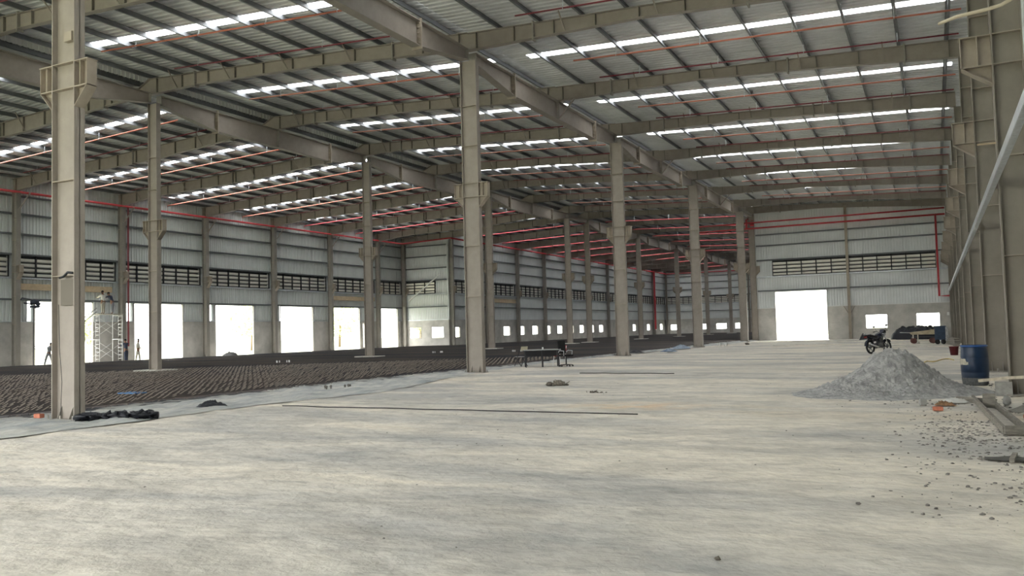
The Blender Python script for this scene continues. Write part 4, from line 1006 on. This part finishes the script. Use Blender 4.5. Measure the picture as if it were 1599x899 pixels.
q.lathe([(0, -0.16), (0.10, -0.16), (0.12, -0.12), (0.12, 0.12), (0.10, 0.16), (0, 0.16)], (-0.02, 0, 0.36), 18, 'y'); q.build('engine', eng, mo)
q = MB()
for s in (-1, 1):
    q.bar((0.40, s*0.03, 0.86), (0.22, s*0.09, 0.30), 0.03, 0.03); q.bar((0.38, s*0.05, 0.80), (-0.25, s*0.1, 0.66), 0.03, 0.03); q.bar((-0.25, s*0.1, 0.66), (-0.20, s*0.1, 0.30), 0.03, 0.03)
    q.bar((-0.25, s*0.1, 0.66), (-0.76, s*0.09, 0.78), 0.025, 0.025); q.bar((-0.20, s*0.1, 0.33), (-0.62, s*0.09, 0.31), 0.03, 0.04); q.bar((-0.60, s*0.12, 0.33), (-0.46, s*0.12, 0.72), 0.04, 0.04)
q.build('frame', dark, mo)
q = MB(); q.tube([(0.22, -0.10, 0.48), (0.30, -0.13, 0.30), (0.1, -0.16, 0.22), (-0.20, -0.17, 0.26)], 0.02, 8); q.tube([(-0.20, -0.17, 0.26), (-0.30, -0.18, 0.28), (-0.86, -0.19, 0.40)], [0.03, 0.05, 0.045], 10); q.build('exhaust', chrome, mo)
q = MB(); q.tube([(-0.55, -0.1, 0.86), (-0.85, -0.11, 0.88), (-0.85, 0.11, 0.88), (-0.55, 0.1, 0.86)], 0.012, 8); q.build('grab_rail', chrome, mo)
MB().box(-0.88, -0.84, -0.06, 0.06, 0.72, 0.79).build('tail_light', mat('dark_red_lens', (0.12, 0.01, 0.01), 0.3), mo)
MB().bar((-0.10, 0.12, 0.26), (-0.16, 0.30, 0.02), 0.025, 0.025).build('side_stand', dark, mo)

# ------------------------------------------------------------------ cart and blue tank by the end wall
ct = empty('hand_cart', (-0.62, 65.2, 0), 0.1, 'low tan hand cart on small red wheels beside the blue box', 'cart')
MB().prism([(-0.95, 0.72), (-0.85, 0.62), (0.80, 0.62), (0.95, 0.95), (0.90, 0.98), (-0.9, 0.78)], 'y', -0.45, 0.45).build('tray', mat('cart_tan', (0.42, 0.36, 0.25), 0.8, 0, 0.2, 4), ct)
for x in (-0.75, 0.45):
    for s in (-1, 1):
        MB().lathe([(0, -0.05), (0.17, -0.05), (0.19, 0), (0.17, 0.05), (0, 0.05)], (x, s*0.42, 0.19), 16, 'y').build('wheel', mat('dusty_red_tyre', (0.11, 0.05, 0.045), 0.8), ct)
MB().box(-0.85, 0.6, -0.35, 0.35, 0.38, 0.46).build('chassis', dark, ct)
for x in (-0.8, -0.5): MB().box(x-0.03, x+0.03, -0.40, -0.34, 0.05, 0.62).build('leg', mat('pale_post', (0.6, 0.57, 0.48), 0.8), ct)
MB().tube([(-0.95, 0, 0.75), (-1.6, 0, 0.78)], 0.02, 8).build('handle', white, ct)
tkb = empty('wheeled_box', (0.28, 62.6, 0), 0.0, 'dark blue box on small wheels by the end wall corner', 'box')
MB().box(-0.32, 0.32, -0.4, 0.4, 0.28, 1.15).build('box_body', cart_blue, tkb)
MB().box(-0.36, 0.36, -0.44, 0.44, 1.15, 1.20).build('lid', cart_blue, tkb)
for x in (-0.16, 0.18):
    for s in (-1, 1): MB().lathe([(0, -0.05), (0.16, -0.05), (0.16, 0.05), (0, 0.05)], (x, s*0.36, 0.16), 14, 'y').build('wheel', rubber, tkb)
for k in range(4):
    q = MB(); q.bar((0.75+k*0.03, 61.5, 0.08+0.11*k), (1.15, 55.5+k*0.5, 0.08+0.11*k), 0.30, 0.09)
    tag(q.build('timber_plank', wood), 'grey timber in the low stack by the columns behind the drum, %s from the floor' % nth(k), 'timber', 'low timber stack')
# low mud ridges before the end wall
for k, (xx, yy, l) in enumerate(((-9.0, 78.6, 6.0), (-4.0, 74.5, 4.2), (-6, 66, 5), (-1.0, 57, 2.2))):
    mb = MB(); n = 30
    pts = [(xx-l+2*l*j/n, yy+0.4*noise.noise(Vector((j*0.3, k, 0))), 0.01) for j in range(n+1)]
    mb.tube(pts, [0.03+0.07*abs(noise.noise(Vector((j*0.35, k, 2)))) for j in range(n+1)], 8)
    tag(mb.build('sand_ridge', floorm), 'low ridge of levelled sand before the end wall, %s from the wall' % nth(k), 'sand ridge', 'sand ridges before the end wall')

# ------------------------------------------------------------------ scaffold
sc_ = empty('scaffold_tower', (-56.9, 44.15, 0), 0, 'white tubular scaffold tower against the doorway wall', 'scaffold')
def ladder_frame(y, x0, x1, z0, z1):
    q = MB()
    for x in (x0, x1): q.tube([(x, y, z0), (x, y, z1)], 0.024, 8)
    for k in range(6):
        z = z0+0.25+k*0.28
        q.tube([(x0, y, z), (x0+(x1-x0)*0.40, y, z)], 0.016, 6)
    q.tube([(x0+(x1-x0)*0.40, y, z0+0.1), (x0+(x1-x0)*0.40, y, z1-0.1)], 0.018, 6)
    q.tube([(x0, y, z1-0.06), (x1, y, z1-0.06)], 0.02, 8); return q
for z in (0.05, 1.88):
    for y in (-1.0, 1.0): ladder_frame(y, 0.55, -0.55, z, z+1.8).build('frame', white, sc_)
    for x in (0.55, -0.55):
        q = MB(); q.tube([(x, -1.0, z+0.3), (x, 1.0, z+1.5)], 0.014, 6); q.tube([(x, 1.0, z+0.3), (x, -1.0, z+1.5)], 0.014, 6); q.build('cross_brace', white, sc_)
MB().box(-0.55, 0.55, -1.1, 1.1, 3.70, 3.75).build('deck', mat('deck_ply', (0.42, 0.40, 0.34), 0.8), sc_)
for y in (-1, 1):
    for x in (-0.55, 0.55): MB().box(x-0.07, x+0.07, y-0.07, y+0.07, 0.0, 0.05).build('foot_plate', dark, sc_)
q = MB()
for dz in (0, 0.28): q.bar((-56.4, 40.9, 2.45+dz), (-56.6, 43.1, 3.9+dz), 0.06, 0.05)
tag(q.build('scaffold_rail', mat('dull_galvanised', (0.30, 0.31, 0.31), 0.6, 0.2)), 'pale sloping double rail leaning onto the scaffold tower', 'rail')
# low tubular frame left of the biggest column
galvd = mat('dull_galvanised', (0.30, 0.31, 0.31), 0.6, 0.2)
lf = empty('trestle', (-56.6, 39.2, 0), 0, 'low white tubular trestle in the doorway nearest the camera', 'trestle')
q = MB()
for y in (-0.75, 0.9, 1.75): q.tube([(0, y, 0), (0, y, 1.45)], 0.02, 8)
for z in (0.5, 1.25, 1.42): q.tube([(0, -1.1, z), (0, 2.0, z)], 0.016, 6)
q.tube([(0, 0.9, 0.2), (0, 2.0, 1.2)], 0.03, 6); q.tube([(0, 0.9, 0.0), (0, 2.0, 0.95)], 0.03, 6); q.build('frame', galvd, lf)
MB().box(-0.3, 0.3, 0.2, 2.0, 1.42, 1.46).build('board', mat('deck_ply', (0.42, 0.40, 0.34), 0.8), lf)
# dark hoist on a pole at the first doorway
ho = empty('hoist', (-57.6, 38.75, 0), 0, 'dark hoist head on a thin pole beside the first wall column', 'hoist')
MB().tube([(0, 0, 0), (0, 0, 4.3)], 0.03, 8).build('pole', dark, ho)
q = MB(); q.blob((0, 0.05, 4.60), (0.16, 0.34, 0.17), 3, 0.45, 14, 10, 2); q.blob((0, 0.1, 4.25), (0.16, 0.42, 0.09), 5, 0.4, 14, 8, 2); q.blob((0, 0.35, 4.45), (0.12, 0.14, 0.16), 5, 0.4, 12, 8, 2); q.build('motor', mat('hoist_dark', (0.05, 0.06, 0.08), 0.6), ho)
q = MB(); q.tube([(0, -0.2, 4.75), (0, -0.85, 4.85), (0, -0.95, 4.7)], 0.05, 8); q.tube([(0, -0.2, 4.45), (0, -0.7, 4.5)], 0.05, 8); q.build('arm', mat('hoist_dark', (0.05, 0.06, 0.08), 0.6), ho)

# ------------------------------------------------------------------ people
def skin_obj(name, verts, edges, radii, m_, parent, sub=1, root=0):
    me = bpy.data.meshes.new(name); me.from_pydata(verts, edges, []); me.materials.append(m_)
    o = bpy.data.objects.new(name, me); COL.objects.link(o); o.parent = parent
    sk = o.modifiers.new('skin', 'SKIN'); sk.use_smooth_shade = True
    if not me.skin_vertices: pass
    for i, r in enumerate(radii):
        sv = me.skin_vertices[0].data[i]; sv.radius = (r, r) if not isinstance(r, tuple) else r
        sv.use_root = (i == root)
    sb = o.modifiers.new('sub', 'SUBSURF'); sb.levels = sub; sb.render_levels = sub
    return o
def person(loc, rz, label, shirt, trousers, lean=0.0, arms=((0.1, 0.1), (0.1, 0.1)), step=0.12, crouch=0.0, head_cover=hairm, scale=1.0):
    """arms: per side (forward raise 0..1 of upper arm, elbow bend 0..1)"""
    root = empty('person', loc, rz, label, 'person')
    root.scale = (scale,)*3
    hipz = 0.92-crouch
    def lt(p, t):     # lean the upper body forward (+y) around the hips
        x, y, z = p; dz = z-hipz
        return (x, y+dz*math.sin(lean), hipz+dz*math.cos(lean))
    V = []; E = []; R = []
    def add(p, r, par=None):
        V.append(p); R.append(r)
        if par is not None: E.append((par, len(V)-1))
        return len(V)-1
    pel = add((0, 0, hipz), 0.125)
    wa = add(lt((0, 0, hipz+0.18), 0), 0.115, pel); ch = add(lt((0, 0.0, hipz+0.38), 0), 0.14, wa)
    nk0 = add(lt((0, 0, hipz+0.53), 0), 0.075, ch); nk = add(lt((0, 0.01, hipz+0.60), 0), 0.052, nk0)
    hd = add(lt((0, 0.02, hipz+0.69), 0), 0.085, nk); hd2 = add(lt((0, 0.025, hipz+0.77), 0), 0.088, hd)
    ns = add(lt((0, 0.115, hipz+0.705), 0), 0.016, hd)
    S_v = [pel, wa, ch, nk0]; arms_idx = []; legs_idx = []
    for s, (fr, el) in zip((-1, 1), arms):
        sh = add(lt((s*0.19, 0, hipz+0.49), 0), 0.062, nk0)
        th = fr*math.pi*0.75
        ex = (s*0.24, math.sin(th)*0.29, hipz+0.49-math.cos(th)*0.29); e = add(lt(ex, 0), 0.043, sh)
        t2 = th+el*math.pi*0.7
        wx = (s*0.23, ex[1]+math.sin(t2)*0.25, ex[2]-math.cos(t2)*0.25); w_ = add(lt(wx, 0), 0.028, e)
        d = Vector((0, math.sin(t2), -math.cos(t2)))
        pm = Vector(wx)+d*0.06; p_ = add(lt(tuple(pm), 0), 0.030, w_)
        for j, off in enumerate((-0.030, -0.010, 0.010, 0.030)):
            k1 = pm+d*(0.045)+Vector((off, 0, 0)); a1 = add(lt(tuple(k1), 0), 0.0095, p_)
            k2 = k1+d*(0.035 if j in (1, 2) else 0.028)+Vector((0, 0.010, 0.004)); add(lt(tuple(k2), 0), 0.0085, a1)
        k1 = pm+Vector((-s*0.042, 0.012, 0.0))+d*0.005; a1 = add(lt(tuple(k1), 0), 0.011, p_); add(lt(tuple(k1+d*0.035), 0), 0.0095, a1)
        arms_idx.append((sh, e, w_))
    for s in (-1, 1):
        hp = add((s*0.095, 0, hipz-0.06), 0.10, pel); f_ = step*s
        kn = add((s*0.10, 0.10*bool(crouch)+f_*0.6+crouch*0.5, 0.49-crouch*0.45), 0.062, hp)
        an = add((s*0.11, f_-0.02, 0.09), 0.042, kn); toe = add((s*0.12, f_+0.14, 0.035), 0.036, an)
        legs_idx.append((hp, kn, an))
    skin_obj('body', V, E, R, skin_, root, 2)
    # clothing: shells over the same skeleton
    sv = [V[pel], V[wa], V[ch], V[nk0]]; se = [(0, 1), (1, 2), (2, 3)]; sr = [0.138, 0.135, 0.158, 0.08]
    for sh, e, w_ in arms_idx:
        sv.append(V[sh]); sr.append(0.080); se.append((3, len(sv)-1)); sv.append(V[e]); sr.append(0.060); se.append((len(sv)-2, len(sv)-1))
        mid = tuple((Vector(V[e])*0.3+Vector(V[w_])*0.7)); sv.append(mid); sr.append(0.043); se.append((len(sv)-2, len(sv)-1))
    skin_obj('shirt', sv, se, sr, shirt, root, 2)
    tv = [(V[pel][0], V[pel][1], V[pel][2]+0.06), V[pel]]; te = [(0, 1)]; tr_ = [0.142, 0.145]
    for hp, kn, an in legs_idx:
        for q, r in ((hp, 0.115), (kn, 0.082), (an, 0.066)):
            tv.append(V[q]); tr_.append(r); te.append((1 if q == hp else len(tv)-2, len(tv)-1))
    skin_obj('trousers', tv, te, tr_, trousers, root, 2, 1)
    q = MB(); c = Vector(V[hd2]); vs = []; fs = []; n, mm = 14, 6
    for i in range(mm+1):
        ph = (math.pi*0.56)*i/mm
        for k in range(n): t = 2*math.pi*k/n; vs.append((c.x+0.100*math.sin(ph)*math.cos(t), c.y-0.012+0.108*math.sin(ph)*math.sin(t), c.z+0.005+0.11*math.cos(ph)))
    for i in range(mm):
        for k in range(n): fs.append((i*n+k, (i+1)*n+k, (i+1)*n+(k+1) % n, i*n+(k+1) % n))
    q.add(vs, fs, True); o = q.build('hair', head_cover, root); so = o.modifiers.new('s', 'SOLIDIFY'); so.thickness = 0.012
    # facial features
    q = MB()
    for s in (-1, 1): q.blob((c.x+s*0.033, c.y+0.080, c.z-0.02), (0.012, 0.010, 0.008), 1, 0, 8, 6)
    q.build('eyes', hairm, root)
    q = MB(); q.box(c.x-0.022, c.x+0.022, c.y+0.070, c.y+0.082, c.z-0.105, c.z-0.098); q.build('mouth', mat('lips', (0.25, 0.08, 0.07), 0.6), root)
    q = MB()
    for s in (-1, 1): q.blob((c.x+s*0.092, c.y-0.002, c.z-0.03), (0.012, 0.02, 0.032), 2, 0, 8, 6)
    q.build('ears', skin_, root)
    return root
whc = mat('white_cloth', (0.62, 0.62, 0.58), 0.9, 0, 0.08, 10); grc = mat('grey_cloth', (0.22, 0.23, 0.25), 0.9, 0, 0.1, 10)
nvc = mat('navy_cloth', (0.04, 0.05, 0.08), 0.9); bec = mat('beige_cloth', (0.42, 0.40, 0.34), 0.9, 0, 0.1, 8)
person((-57.0, 43.95, 3.755), 1.4, 'person in a white shirt standing on the scaffold deck facing the wall', whc, bec, 0.08, ((0.45, 0.25), (0.35, 0.3)), 0.08)
person((-57.1, 44.85, 3.755), 1.8, 'person in dark clothes bending on the scaffold deck beside the column', nvc, grc, 0.45, ((0.55, 0.1), (0.5, 0.2)), 0.10)
person((-57.0, 46.0, 0.0), 1.35, 'person in dark clothes standing by the scaffold reaching toward the column', nvc, nvc, 0.15, ((0.45, 0.2), (0.55, 0.1)), 0.10)
person((-56.8, 46.95, 0.0), -0.6, 'person in pale clothes standing in the doorway edge beside the scaffold', bec, bec, 0.0, ((0.08, 0.15), (0.12, 0.2)), 0.14)
person((-57.0, 38.95+0.55, 0.0), 0.4, 'person stooping over the low trestle in the doorway nearest the camera', grc, grc, 0.35, ((0.35, 0.3), (0.5, 0.1)), 0.32, scale=0.95)

# objects near the doorways
wrinkle_pile('sack', (-54.8, 54.8, 0.1), (0.75, 0.5, 0.32), 41, mat('sack_dark', (0.10, 0.10, 0.10), 0.8), 'dark sack lying before the second full doorway', 'sack', amp=0.6)

# ------------------------------------------------------------------ outside greenery, seen washed-out through doorways
def tree(x, y, h, rad, label, palm=False):
    root = empty('tree', (x, y, -0.1), 0, label, 'tree', 'trees outside the doorways')
    MB().tube([(0, 0, 0), (0.1, 0.05, h*0.5), (0, 0.1, h*(0.95 if palm else 0.75))], [0.22, 0.17, 0.1], 10).build('trunk', bark, root)
    rn = random.Random(int(x*13+y)); q = MB()
    if palm:
        for k in range(16):
            t = 2*math.pi*k/16+rn.uniform(-.1, .1); up = rn.uniform(0.1, 0.8)
            for j in range(9):
                s = j/9; L0 = rad; r = L0*s; z = h*0.95+up*r*0.7-r*r*0.22
                c = Vector((r*math.cos(t), r*math.sin(t), z)); n_ = Vector((-math.sin(t), math.cos(t), 0)); d = Vector((math.cos(t), math.sin(t), -0.4))
                for sd in (-1, 1): q.add([c, c+n_*sd*0.55+d*0.3-Vector((0, 0, 0.25)), c+n_*sd*0.5+d*0.42-Vector((0, 0, 0.25)), c+d*0.14], [(0, 1, 2, 3)])
    else:
        for k in range(1500):
            v = Vector((rn.gauss(0, 1), rn.gauss(0, 1), rn.gauss(0, 1))).normalized()*rn.uniform(0.5, 1)**0.5*rad
            c = Vector((v.x, v.y, h*0.72+v.z*0.8)); a = Vector((rn.uniform(-1, 1), rn.uniform(-1, 1), rn.uniform(-1, 1))).normalized()*0.22; b = a.cross(v).normalized()*0.15
            q.add([c-a, c+b, c+a, c-b], [(0, 1, 2, 3)])
    q.build('foliage', leafm, root)
tree(-78, 74, 7.5, 2.8, 'palm tree outside the third doorway', True)
tree(-84, 88, 6, 3.2, 'leafy tree outside the fourth doorway')
tree(-80, 102, 5.5, 3.2, 'leafy tree outside the fifth doorway')
tree(-74, 57, 4.0, 2.2, 'low leafy tree outside the first doorway')
tree(-76, 118, 6.0, 3.0, 'leafy tree outside the far small windows')
